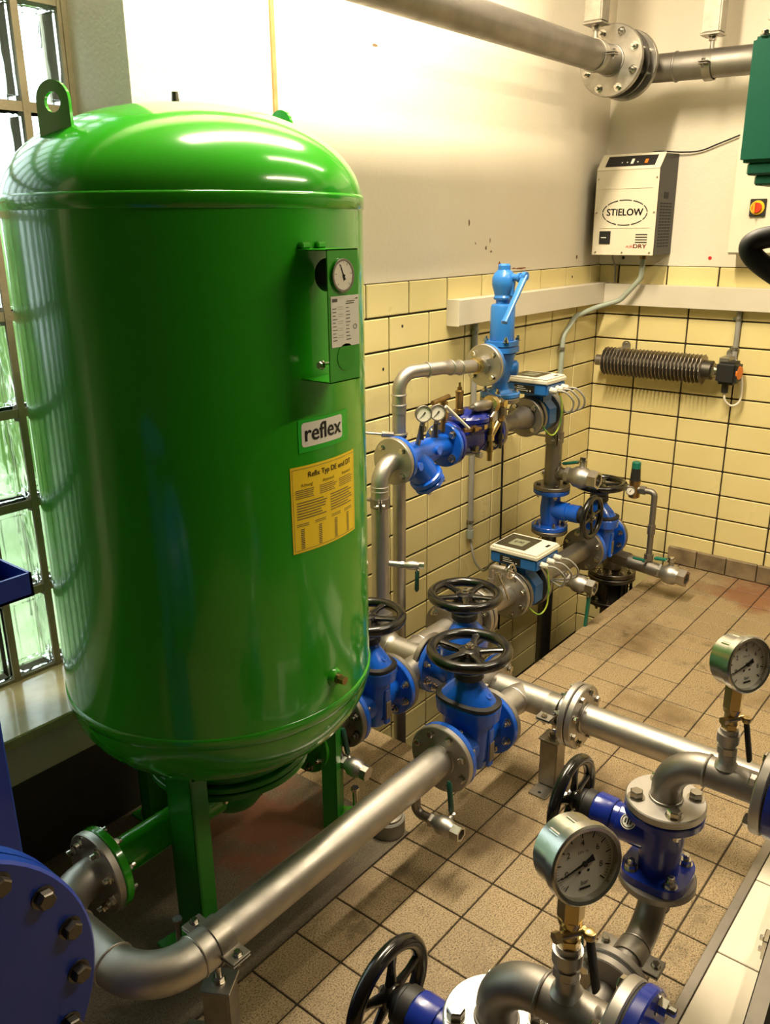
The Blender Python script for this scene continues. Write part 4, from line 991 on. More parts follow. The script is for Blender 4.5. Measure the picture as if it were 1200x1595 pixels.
def corner_pipe():
    T = Thing('corner_drop_pipe', 'stainless pipe elbow dropping into the trench behind the corner gate valve', 'pipe', (3.77, 1.60, TRZ))
    x = 3.775
    b = B(); tube(b, fillet([(3.695, 1.60, ZP), (x, 1.60, ZP), (x, 1.60, 0.07)], 0.06, 8), R80, 32); T.part('pipe', b, STEEL_DULL)
    flange(T, (3.690, 1.60, ZP), (1, 0, 0), 0.1, 0.02, STEEL_DULL, 8, 0.0105)
    flange(T, (x, 1.60, 0.055), (0, 0, 1), 0.115, 0.022, STEEL_DARK, 10, 0.011, heads=(1,), me=NUT)
    flange(T, (x, 1.60, 0.028), (0, 0, 1), 0.115, 0.022, STEEL_DARK, 10, 0.011)
    b = B(); lathe(b, [(0.075, -0.10), (0.078, 0.01)], frame((x, 1.60, 0.0), (0, 0, 1)), 32); T.part('compensator', b, STEEL_DARK)
    for i in range(8):
        a = 2 * pi * (i + 0.3) / 8; b = B(); cyl(b, (x + 0.098 * cos(a), 1.60 + 0.098 * sin(a), -0.11), (x + 0.098 * cos(a), 1.60 + 0.098 * sin(a), 0.02), 0.007, 10); T.part('tie_rod', b, STEEL_DARK)
    flange(T, (x, 1.60, -0.10), (0, 0, 1), 0.115, 0.02, STEEL_DARK, 10, 0.011, heads=(1, -1), me=NUT)
    b = B(); tube(b, [(x, 1.60, -0.1), (x, 1.60, TRZ)], R80, 28); T.part('lower_pipe', b, STEEL_DARK)
    # side branch to the ball valve
    b = B(); tube(b, [(x - 0.02, 1.60, 0.14), (x - 0.045, 1.345, 0.128)], 0.034, 24); hexa(b, (x - 0.022, 1.575, 0.139), (x - 0.028, 1.50, 0.137), 0.04); T.part('branch_pipe', b, STEEL_DULL)
corner_pipe()
ball_valve('open steel ball valve lying over the far floor edge', (3.731, 1.352, 0.128), (-0.06, -1, -0.04), 0.036, 0.14, (0.1, 0.85, -0.1), (0, 0.05, 1), 'steel ball valves with open ends', TEAL, lever_len=0.06)

def regulator():
    T = Thing('air_regulator', 'small pressure regulator with black knob on a thin steel riser in the far corner', 'pressure regulator', (3.735, 1.40, 0.13))
    x, y = 3.735, 1.405
    b = B(); tube(b, fillet([(x, y, 0.14), (x, y, 0.505), (x, 1.50, 0.505)], 0.022, 6), 0.0145, 18); T.part('riser', b, STEEL_DULL)
    b = B()
    cyl(b, (x, y, 0.30), (x, y, 0.345), 0.0185, 18); T.part('pipe_coupling', b, STEEL_DULL)
    b = B(); cyl(b, (x, y, 0.168), (x, y, 0.198), 0.022, 6); T.part('hex_socket', b, STEEL_DULL)
    b = B(); cyl(b, (x, 1.45, 0.505), (x, 1.475, 0.505), 0.021, 6); cyl(b, (x, 1.475, 0.505), (x, 1.60, 0.505), 0.017, 18); T.part('union', b, STEEL_DULL)
    b = B(); lathe(b, [(0.018, -0.045), (0.026, -0.04), (0.028, -0.01), (0.024, 0.02), (0.026, 0.03), (0.027, 0.042)], frame((x, 1.505, 0.505), (0, 0, 1)), 24); T.part('regulator_body', b, BRONZE)
    b = B(); lathe(b, [(0.026, 0.042), (0.024, 0.05), (0.021, 0.10)], frame((x, 1.505, 0.505), (0, 0, 1)), 20); kn = T.part('knob', b, BLACK_M)
    b = B(); lathe(b, [(0.0215, 0.10), (0.0205, 0.128), (0.017, 0.131)], frame((x, 1.505, 0.505), (0, 0, 1)), 20); T.part('knob_cap', b, TEAL, kn)
    gauge(T, (x - 0.02, 1.515, 0.50), (-0.8, -0.3, 0.1), 0.021, 0.018, STEEL_DULL, 'small', needle=60)
    b = B(); tube(b, smooth_path([(x, 1.60, 0.505), (x, 1.75, 0.51), (x - 0.02, 1.86, 0.515), (x - 0.03, YA - 0.012, 0.515)]), 0.0125, 14); T.part('supply_pipe', b, STEEL_DULL)
    b = B(); cyl(b, (x - 0.05, y + 0.005, 0.175), (x, y, 0.165), 0.007, 10); T.part('cock_stem', b, STEEL_DULL)
    b = B(); loft(b, [(0, 0.008, 0.003, 2.5), (0.055, 0.006, 0.003, 2.5)], frame((x - 0.05, y + 0.0, 0.18), (-0.2, 1, 0.1)), 12); T.part('cock_lever', b, TEAL)
regulator()

def sampling_cock():
    T = Thing('sampling_cock', 'small steel sampling cock with tiny spoked handwheel on the header pipe', 'valve', (2.665, YH, ZP + 0.085))
    b = B(); cyl(b, (2.665, YH, 0.35), (2.665, YH, 0.378), 0.017, 6); tube(b, fillet([(2.665, YH, 0.376), (2.665, YH, 0.425), (2.665, YH - 0.055, 0.425)], 0.015, 6), 0.0135, 14); T.part('body', b, STEEL)
    b = B(); cyl(b, (2.665, YH - 0.05, 0.425), (2.665, YH - 0.085, 0.425), 0.0065, 10); cyl(b, (2.665, YH - 0.045, 0.425), (2.665, YH - 0.062, 0.425), 0.014, 6); T.part('stem', b, STEEL)
    handwheel(T, (2.665, YH - 0.086, 0.425), (-0.1, -1, 0.05), 0.031, 0.0045, CHROME, 6)
    b = B(); tube(b, [(2.665, YH - 0.03, 0.40), (2.70, YH - 0.06, 0.29)], 0.005, 10); T.part('outlet_tube', b, CHROME)
sampling_cock()

# ================================================================= UPPER LINE ABOVE THE TRENCH
ZU = 0.927; R5F = 0.0825
def riser():
    T = Thing('riser_pipe', 'stainless riser pipe turning at the top into the blue strainer', 'pipe', (YL, YU, 0.45))
    b = B(); tube(b, fillet([(YL, YU, 0.45), (YL, YU, ZU), (2.205, YU, ZU)], 0.068, 10), R50, 32); T.part('pipe', b, STEEL)
    for z in (ZU - 0.07, ZU - 0.085):
        b = B(); weld(b, (YL, YU, z), (0, 0, 1), R50, 0.0022); T.part('weld_bead', b, STEEL)
    flange(T, (2.207, YU, ZU), (1, 0, 0), R5F, 0.018, STEEL, 4, 0.0105, heads=(-1,), rb=0.0625)
    b = B(); tube(b, [(YL + 0.02, YU - 0.01, 0.575), (YL + 0.05, YU - 0.06, 0.572)], 0.011, 14); T.part('branch_stub', b, STEEL)
riser()
T = Thing('wall_pipe_clamp', 'steel band clamp holding the riser pipe to the wall', 'pipe clamp', (YL, YU, 0.80), 'wall clamps for the vertical pipes')
pipe_clamp(T, (YL, YU, 0.80), (0, 0, 1), R50, (-0.75, -0.65, 0), 0.034, STEEL_DULL, 0.003)
b = B(); cyl(b, (YL + 0.0, YU + R50, 0.80), (YL, YA - 0.012, 0.80), 0.006, 10); T.part('wall_rod', b, STEEL_DULL)
b = B(); box(b, (YL - 0.03, YA - 0.014, 0.785), (YL + 0.03, YA - 0.009, 0.90)); T.part('wall_plate', b, STEEL_DULL)
ball_valve('small steel cock with hanging dark green lever on the riser pipe', (YL + 0.045, YU - 0.055, 0.572), (0.55, -0.85, -0.02), 0.0125, 0.085, (0, 0.02, -1), (0.2, -0.8, -0.5), 'small drain valves', TEAL_D, open_end=False, lever_len=0.075)

def strainer():
    x0, x1 = 2.218, 2.515
    T = Thing('y_strainer', 'bright blue Y strainer with sloping bottom cap, left of the brass valve gear', 'strainer', (2.36, YU, ZU - 0.14))
    b = B(); M = frame((x0, YU, ZU), (1, 0, 0), (0, 0, 1)); L = x1 - x0
    lathe(b, [(0.05, 0.0), (0.042, 0.03), (0.044, 0.1), (0.046, 0.17), (0.04, 0.23), (0.046, L)], M, 32)
    d = V((0.52, -0.2, -0.83)).normalized(); p = V((2.315, YU, ZU - 0.005))
    lathe(b, [(0.046, 0), (0.052, 0.05), (0.052, 0.09)], frame(p, d), 28)
    T.part('body', b, BLUE)
    b = B(); lathe(b, [(0.056, 0.09), (0.062, 0.094), (0.062, 0.108), (0.058, 0.112)], frame(p, d), 28); lathe(b, [(0.056, 0.114), (0.062, 0.118), (0.06, 0.132), (0.036, 0.138), (0.034, 0.148), (0, 0.148)], frame(p, d), 8)
    cp = T.part('strainer_cap', b, BLUE)
    bolts(T, cp, p + d * 0.133, d, 0.05, 4, 0.008)
    for px, py, pz in ((2.40, YU - 0.043, ZU + 0.005), (2.29, YU - 0.043, ZU - 0.03)):
        b = B(); lathe(b, [(0.016, 0), (0.015, 0.012), (0, 0.012)], frame((px, py, pz), (0.1, -1, 0.2)), 18); T.part('plug_boss', b, BLUE)
    flange(T, (x0 + 0.01, YU, ZU), (1, 0, 0), R5F, 0.018, BLUE, 4, 0.0105, heads=(), rb=0.0625)
    flange(T, (x1 - 0.01, YU, ZU), (1, 0, 0), R5F, 0.018, BLUE, 4, 0.0125, heads=(-1,), rb=0.0625)
strainer()

def control_valve():
    x0, x1 = 2.517, 2.805; xm = 2.66
    T = Thing('pressure_control_valve', 'dark blue pressure control valve covered in brass pilot tubing', 'valve', (xm, YU, ZU - 0.09))
    M = frame((x0, YU, ZU), (1, 0, 0), (0, 0, 1)); L = x1 - x0
    b = B(); lathe(b, [(0.05, 0), (0.045, 0.03), (0.06, 0.09), (0.074, L / 2), (0.06, L - 0.09), (0.045, L - 0.03), (0.05, L)], M, 32); T.part('body', b, BLUE_SHADE)
    b = B(); lathe(b, [(0.07, 0.02), (0.082, 0.045), (0.084, 0.062)], frame((xm, YU, ZU), (0, 0, 1)), 36); T.part('seat_ring', b, BLUE_SHADE)
    b = B(); lathe(b, [(0.084, 0.066), (0.084, 0.08), (0.07, 0.095), (0.04, 0.106), (0.025, 0.108), (0.02, 0.112)], frame((xm, YU, ZU), (0, 0, 1)), 36); bn = T.part('diaphragm_cover', b, BLUE_SHADE)
    bolts(T, bn, (xm, YU, ZU + 0.08), (0, 0, 1), 0.075, 8, 0.007)
    flange(T, (x0 + 0.01, YU, ZU), (1, 0, 0), R5F, 0.018, BLUE_D, 4, 0.0105)
    flange(T, (x1 - 0.01, YU, ZU), (1, 0, 0), R5F, 0.018, BLUE_SHADE, 4, 0.0105, heads=(-1,), rb=0.0625)
    b = B(); Mv = frame((2.60, YU, ZU + 0.1), (0, 0, 1)); lathe(b, [(0.018, 0), (0.018, 0.016), (0.014, 0.018), (0.0145, 0.075), (0.016, 0.078), (0.016, 0.084), (0.009, 0.088), (0.009, 0.098), (0.0045, 0.1), (0.0045, 0.115), (0, 0.115)], Mv, 18); T.part('vent_valve', b, BRONZE, label='upright brass vent valve')
    yf = YU - 0.05
    # pilot valve lying along the line
    b = B(); Mp = frame((2.63, yf, ZU + 0.125), (1, -0.05, -0.05)); lathe(b, [(0.006, -0.035), (0.006, -0.012), (0.012, -0.01), (0.018, 0.0), (0.0205, 0.02), (0.0205, 0.075), (0.018, 0.085)], Mp, 22); T.part('pilot_spring_case', b, STEEL_DULL)
    b = B(); lathe(b, [(0.02, 0.085), (0.033, 0.09), (0.036, 0.1), (0.036, 0.11), (0.03, 0.118), (0.02, 0.125), (0.02, 0.165), (0.016, 0.172)], Mp, 24); T.part('pilot_body', b, BRASS)
    b = B(); p = Mp @ V((0, 0, 0.15)); cyl(b, p + V((0, -0.034, 0)), p + V((0, 0.02, 0)), 0.016, 6); T.part('pilot_port', b, BRASS)
    # tubing on the camera side
    for nm, pts, r, m in (('pilot_tube', [(2.555, yf, ZU + 0.05), (2.62, yf - 0.02, ZU + 0.048), (2.70, yf - 0.02, ZU + 0.05)], 0.009, BRONZE),
                      ('pilot_tube', [(2.70, yf - 0.025, ZU + 0.08), (2.70, yf - 0.025, ZU - 0.09)], 0.0095, BRONZE),
                      ('pilot_tube', [(2.70, yf - 0.025, ZU + 0.075), (2.735, yf - 0.025, ZU + 0.1), (2.77, yf - 0.02, ZU + 0.125)], 0.008, CHROME),
                      ('pilot_tube', [(2.70, yf - 0.025, ZU + 0.0), (2.745, yf - 0.03, ZU + 0.05)], 0.0125, BRASS),
                      ('pilot_tube', [(2.775, yf - 0.02, ZU + 0.11), (2.785, yf - 0.02, ZU + 0.02), (2.785, yf - 0.02, ZU - 0.06)], 0.007, STEEL_DARK),
                      ('impulse_tube', [(2.455, yf + 0.01, ZU + 0.155), (2.56, yf - 0.02, ZU + 0.06)], 0.006, WHITE_P)):
        b = B(); tube(b, fillet(pts, 0.012, 4), r, 14); T.part(nm, b, m)
    for p, a, r, m in (((2.70, yf - 0.025, ZU + 0.05), (0, 0, 1), 0.0145, BRASS), ((2.70, yf - 0.025, ZU + 0.0), (0, 0, 1), 0.016, BRASS), ((2.70, yf - 0.025, ZU - 0.045), (0, 0, 1), 0.0135, BRONZE), ((2.655, yf - 0.022, ZU + 0.05), (1, 0, 0), 0.0145, BRASS),
                    ((2.60, yf - 0.018, ZU + 0.05), (1, 0, 0), 0.0135, BRONZE), ((2.785, yf - 0.02, ZU + 0.06), (0, 0, 1), 0.012, BRONZE), ((2.785, yf - 0.02, ZU - 0.01), (0, 0, 1), 0.013, STEEL_DARK), ((2.62, yf - 0.01, ZU - 0.03), (0, -1, 0), 0.014, STEEL_DARK), ((2.65, yf - 0.01, ZU - 0.06), (0, -1, 0), 0.012, STEEL)):
        a = V(a); p = V(p); b = B(); cyl(b, p - a * 0.011, p + a * 0.011, r, 6); T.part('hex_fitting', b, m)
    b = B(); box(b, (2.738, yf - 0.012, ZU + 0.03), (2.80, yf - 0.009, ZU + 0.075), Matrix.Translation((2.77, yf, ZU + 0.05)) @ Matrix.Rotation(0.7, 4, 'Y') @ Matrix.Translation((-2.77, -yf, -ZU - 0.05)), 0.001); T.part('paper_tag', b, STICK_W)
    b = B(); box(b, (2.545, YU - 0.048, ZU + 0.085), (2.575, YU - 0.02, ZU + 0.088)); T.part('label_plate', b, STEEL_DULL)
    b = B(); cyl(b, (2.50, YU, ZU + 0.05), (2.50, YU, ZU + 0.165), 0.011, 12); cyl(b, (2.50, YU, ZU + 0.10), (2.50, YU, ZU + 0.12), 0.016, 6); cyl(b, (2.50, YU, ZU + 0.145), (2.50, YU, ZU + 0.16), 0.015, 6); cyl(b, (2.43, YU, ZU + 0.165), (2.53, YU, ZU + 0.175), 0.009, 10); T.part('isolating_cock', b, BRONZE)
    for gx, gy, gz in ((2.312, YU - 0.045, 1.080), (2.43, YU - 0.02, 1.062)):
        gn = V((-0.62, -0.78, 0.08))
        gauge(T, V((gx, gy, gz)) - gn.normalized() * 0.012, gn, 0.0285, 0.024, STEEL_DULL, 'small', None, needle=225)
        b = B(); cyl(b, (gx, gy, gz - 0.028), (gx + 0.01, gy + 0.03, gz - 0.115), 0.009, 12); cyl(b, (gx, gy, gz - 0.045), (gx, gy, gz - 0.062), 0.013, 6); T.part('gauge_stem', b, STEEL_DULL)
        b = B(); loft(b, [(0, 0.005, 0.009, 2.5), (0.05, 0.006, 0.006, 2.5)], frame((gx - 0.02, gy - 0.01, gz - 0.085), (-0.05, 0, 1)), 12); T.part('cock_handle', b, BLACK_M)
control_valve()

def tee_spool():
    T = Thing('tee_spool', 'stainless tee piece carrying the light blue safety valve', 'pipe', (2.95, YU, ZU - R50))
    b = B(); tube(b, [(2.81, YU, ZU), (3.10, YU, ZU)], R50 * 1.12, 32); tube(b, [(2.885, YU, ZU), (2.885, YU, 1.03)], R50, 28); T.part('pipe', b, STEEL_DULL)
    flange(T, (2.816, YU, ZU), (1, 0, 0), R5F, 0.018, STEEL_DULL, 4, 0.0105)
    flange(T, (3.095, YU, ZU), (1, 0, 0), R5F, 0.018, STEEL_DULL, 4, 0.0105, heads=(-1,), rb=0.0625)
    flange(T, (2.885, YU, 1.038), (0, 0, 1), 0.078, 0.018, STEEL_DULL, 4, 0.0105)
    b = B(); lathe(b, [(R50 * 1.1, 0.0), (0.05, 0.09)], frame((2.99, YU, ZU), (1, 0, 0)), 32); T.part('reducer', b, STEEL_DULL)
tee_spool()

def safety_valve():
    x, y = 2.885, YU
    T = Thing('safety_valve', 'upright light blue safety valve with a lever, rising in front of the cable trunking', 'valve', (x, y, 1.048))
    Mz = frame((x, y, 1.048), (0, 0, 1), (1, 0, 0))
    b = B(); lathe(b, [(0.05, 0.016), (0.035, 0.03), (0.03, 0.055), (0.04, 0.085), (0.05, 0.12), (0.05, 0.15), (0.058, 0.17)], Mz, 32)
    lathe(b, [(0.045, 0), (0.04, 0.05), (0.055, 0.105)], frame((x, y, 1.185), (-1, 0, 0)), 30)
    lathe(b, [(0.03, 0), (0.03, 0.06), (0.02, 0.068), (0, 0.068)], frame((x, y, 1.16), (0.55, -0.83, 0)), 20)
    T.part('body', b, BLUE_L)
    flange(T, (x, y, 1.058), (0, 0, 1), 0.078, 0.018, BLUE_L, 4, 0.0105, heads=(1,), me=NUT, rb=0.06, ph=0.25)
    flange(T, (x - 0.105, y, 1.185), (1, 0, 0), 0.08, 0.018, BLUE_L, 4, 0.0105)
    b = B(); loft(b, [(0.175, 0.06, 0.06, 3.5), (0.195, 0.06, 0.06, 3.5)], Mz, 32); loft(b, [(0.2, 0.058, 0.058, 3.5), (0.218, 0.058, 0.058, 3.5)], Mz, 32); bf = T.part('bonnet_flange', b, BLUE_L)
    for sx in (-1, 1):
        for sy in (-1, 1): T.inst('stud', NUT, frame((x + sx * 0.045, y + sy * 0.045, 1.266), (0, 0, 1)) @ Matrix.Scale(0.0095, 4), bf)
    b = B(); lathe(b, [(0.045, 0.21), (0.047, 0.22), (0.047, 0.345), (0.043, 0.354), (0.03, 0.357)], Mz, 36); T.part('bonnet', b, BLUE_L)
    b = B(); lathe(b, [(0.028, 0.352), (0.028, 0.376)], Mz, 24); loft(b, [(0.372, 0.032, 0.032, 3), (0.38, 0.034, 0.034, 3), (0.388, 0.03, 0.032, 2.6), (0.405, 0.034, 0.038, 2.4), (0.425, 0.041, 0.043, 2.4), (0.45, 0.042, 0.043, 2.4), (0.468, 0.034, 0.036, 2.4), (0.482, 0.022, 0.022, 2)], Mz, 28)
    lathe(b, [(0.024, 0.47), (0.024, 0.497), (0.018, 0.503), (0, 0.503)], Mz, 8)
    box(b, (-0.008, -0.046, 0.385), (0.008, -0.03, 0.44), Mz, 0.003)
    T.part('cap', b, BLUE_L)
    q0 = V((x + 0.002, y - 0.03, 1.502)); q1 = V((x + 0.0, y - 0.088, 1.502))
    b = B(); cyl(b, q0, q1, 0.013, 16); cyl(b, q1 - (q1 - q0) * 0.45, q1 - (q1 - q0) * 0.28, 0.018, 16); T.part('lever_hub', b, BLUE_L)
    b = B(); e = V((2.735, y - 0.098, 1.352)); s = q1 + V((0.004, 0, 0.006)); L_ = (e - s).length; loft(b, [(0, 0.013, 0.008, 3), (L_ * 0.9, 0.011, 0.006, 3), (L_, 0.013, 0.009, 3)], frame(s, e - s, (0, -1, 0)), 14); lathe(b, [(0.016, -0.008), (0.016, 0.008)], frame(s, q1 - q0), 18); T.part('lever', b, BLUE_L)
safety_valve()

def discharge():
    T = Thing('discharge_pipe', 'polished steel discharge pipe curving from the safety valve down the wall', 'pipe', (2.346, YU + 0.085, TRZ))
    xd, yd = 2.346, YU + 0.085
    b = B(); tube(b, fillet([(2.70, YU, 1.19), (2.60, YU + 0.005, 1.195), (2.52, YU + 0.02, 1.205), (xd, yd, 1.20), (xd, yd, TRZ)], 0.062, 10), 0.0242, 28); T.part('pipe', b, STEEL)
    flange(T, (2.765, YU, 1.185), (1, 0, 0), 0.08, 0.018, STEEL, 4, 0.0105, heads=(-1,), rb=0.06)
    b = B(); cyl(b, (2.757, YU, 1.188), (2.735, YU, 1.188), 0.034, 8); cyl(b, (2.735, YU, 1.189), (2.72, YU, 1.189), 0.029, 24); T.part('union_nut', b, STEEL)
    b = B(); cyl(b, (2.72, YU, 1.19), (2.697, YU, 1.19), 0.031, 8); cyl(b, (2.697, YU, 1.191), (2.685, YU, 1.191), 0.027, 24); T.part('brass_adaptor', b, BRASS)
    for c, a in (((2.60, YU + 0.005, 1.196), (1, 0, 0)), ((2.555, YU + 0.013, 1.201), (1, 0, 0)), ((2.455, YU + 0.042, 1.203), (1, -0.3, 0)), ((xd, yd, 1.125), (0, 0, 1)), ((xd, yd, 1.09), (0, 0, 1))):
        b = B(); torus(b, frame(c, a), 0.0252, 0.0035, 28, 8); T.part('press_ring', b, STEEL)
    b = B(); cyl(b, (xd, yd, 1.09), (xd, yd, 1.06), 0.0262, 24); T.part('sleeve', b, STEEL)
discharge()
T = Thing('wall_pipe_clamp', 'thin clamp ring holding the discharge pipe to the tiled wall', 'pipe clamp', (2.346, YU + 0.085, 0.99), 'wall clamps for the vertical pipes')
b = B(); torus(b, frame((2.346, YU + 0.085, 0.985), (0, 0, 1)), 0.0262, 0.005, 28, 8); T.part('clamp_band', b, GALV)
b = B(); torus(b, frame((2.346, YU + 0.085, 0.975), (0, 0, 1)), 0.0252, 0.003, 28, 8); T.part('rubber_lining', b, RUBBER)
b = B(); cyl(b, (2.321, YU + 0.092, 0.985), (2.21, YA - 0.012, 1.0), 0.005, 10); T.part('wall_rod', b, GALV)
b = B(); cyl(b, (2.321, YU + 0.092, 0.985), (2.29, YU + 0.12, 0.989), 0.011, 6); T.part('clamp_nut', b, GALV)

flow_meter('upper flow meter with white display box, right of the safety valve', (3.195, YU, ZU), G_FM, k=0.88, R=R5F, lift=0.026, dx=-0.045)

def drop():
    T = Thing('drop_pipe', 'stainless pipe elbow dropping from the upper flow meter to the small blue valve', 'pipe', (3.37, YU, 0.57))
    x = 3.365
    b = B(); tube(b, fillet([(3.28, YU, ZU), (x, YU, ZU), (x, YU, 0.56)], 0.06, 10), 0.037, 32); tube(b, [(x, YU, 0.628), (x, YU - 0.07, 0.628)], 0.028, 24); T.part('pipe', b, STEEL_DULL)
    flange(T, (3.276, YU, ZU), (1, 0, 0), R5F, 0.018, STEEL_DULL, 4, 0.0105)
    flange(T, (x, YU, 0.563), (0, 0, 1), R5F, 0.018, STEEL_DULL, 4, 0.0105, heads=(1,), me=BOLT_D, rb=0.062)
    b = B(); torus(b, frame((x, YU - 0.036, 0.628), (0, 1, 0)), 0.03, 0.004, 28, 8); T.part('weld_bead', b, STEEL_DULL)
drop()
T = Thing('wall_pipe_clamp', 'dark band clamp holding the drop pipe under the upper flow meter', 'pipe clamp', (3.365, YU, 0.79), 'wall clamps for the vertical pipes')
pipe_clamp(T, (3.365, YU, 0.79), (0, 0, 1), 0.038, (-0.8, -0.6, 0), 0.045, STEEL_DULL, 0.003)
b = B(); cyl(b, (3.365, YU + 0.038, 0.79), (3.365, YA - 0.012, 0.79), 0.006, 10); T.part('wall_rod', b, STEEL_DULL)
ball_valve('open steel ball valve with green lever on the drop pipe below the upper flow meter', (3.365, YU - 0.068, 0.628), (0, -1, 0), 0.037, 0.155, (0.0, 0.95, -0.25), (0.25, 0.0, 1), 'steel ball valves with open ends', TEAL, lever_len=0.075)

def globe_valve(label, c, stem, top_z, bot_z, m, wheel_d, wheel_R, group, steel_bottom=True, badge=False, top_sq=False, flR=R5F):
    """flanged valve with vertical flow and a stem leaving sideways"""
    c = V(c); s = V(stem).normalized(); T = Thing('globe_valve', label, 'valve', (c.x, c.y, bot_z), group)
    b = B(); Mz = frame((c.x, c.y, 0), (0, 0, 1), s)
    h0, h1 = bot_z, top_z
    lathe(b, [(0.046, h0), (0.042, h0 + 0.025), (0.047, c.z - 0.01), (0.047, c.z + 0.01), (0.042, h1 - 0.025), (0.046, h1)], Mz, 32)
    Ms = frame(c, s)
    lathe(b, [(0.042, 0), (0.042, wheel_d * 0.42), (0.036, wheel_d * 0.44), (0.036, wheel_d * 0.5)], Ms, 32)
    T.part('body', b, m)
    b = B(); lathe(b, [(0.040, wheel_d * 0.5), (0.041, wheel_d * 0.51), (0.041, wheel_d * 0.70), (0.037, wheel_d * 0.72)], Ms, 12); T.part('bonnet', b, m)
    b = B(); lathe(b, [(0.037, wheel_d * 0.72), (0.038, wheel_d * 0.74), (0.038, wheel_d * 0.82), (0.033, wheel_d * 0.84), (0.033, wheel_d * 0.88), (0.02, wheel_d * 0.9), (0.016, wheel_d)], Ms, 28); T.part('stem_cap', b, BLACK_M)
    handwheel(T, c + s * wheel_d, s, wheel_R, ph=0.1, spokes=4 if wheel_R < 0.104 else 5)
    flange(T, (c.x, c.y, h1 - 0.01), (0, 0, 1), flR, 0.019, m, 4, 0.0105, heads=(-1,), me=NUT, rb=0.062)
    if top_sq:
        b = B(); loft(b, [(h0, flR * 0.86, flR * 0.86, 3.2), (h0 + 0.019, flR * 0.86, flR * 0.86, 3.2)], Mz, 40); o = T.part('flange', b, m)
        bolts(T, o, (c.x, c.y, h0 + 0.019), (0, 0, 1), 0.062, 4, 0.0125, NUT, 0.5)
    else:
        flange(T, (c.x, c.y, h0 + 0.01), (0, 0, 1), flR, 0.019, m, 4, 0.0105, heads=(1,), me=NUT, rb=0.062)
    if badge:
        p = c + s * wheel_d * 0.30; n = V((-0.75, 0, 0.66)).normalized(); q = p + n * 0.042
        b = B(); lathe(b, [(0.0165, 0), (0.0165, 0.0014), (0, 0.0014)], frame(q, n), 28); bd = T.part('badge', b, STICK_W)
        b = B(); ring_plate(b, frame(q, n), 0.0145, 0.0125, 0.0014, 0.0017, 28); f = frame(q, n, (0, -1, 0)); 
        for xx in (-0.006, 0.0, 0.006): strip(b, lambda x, y: f @ V((x, y, 0.0017)), xx - 0.0018, xx + 0.0018, -0.007 if xx == 0 else -0.005, 0.009 if xx == 0 else 0.005)
        T.part('badge_print', b, INK, bd)
    return T
globe_valve('small blue valve with upright black wheel, standing behind the lower flow meter', (3.365, YU, 0.455), (0, -1, 0), 0.553, 0.362, BLUE, 0.205, 0.102, 'blue globe valves with sideways wheels')
def drop2():
    T = Thing('lower_drop_pipe', 'dark vertical pipe behind the lower flow meter going down into the trench', 'pipe', (3.365, YU, TRZ))
    b = B(); tube(b, [(3.365, YU, 0.345), (3.365, YU, TRZ)], 0.034, 28); T.part('pipe', b, STEEL_DARK)
    flange(T, (3.365, YU, 0.352), (0, 0, 1), R5F, 0.018, STEEL_DULL, 4, 0.0105)
drop2()

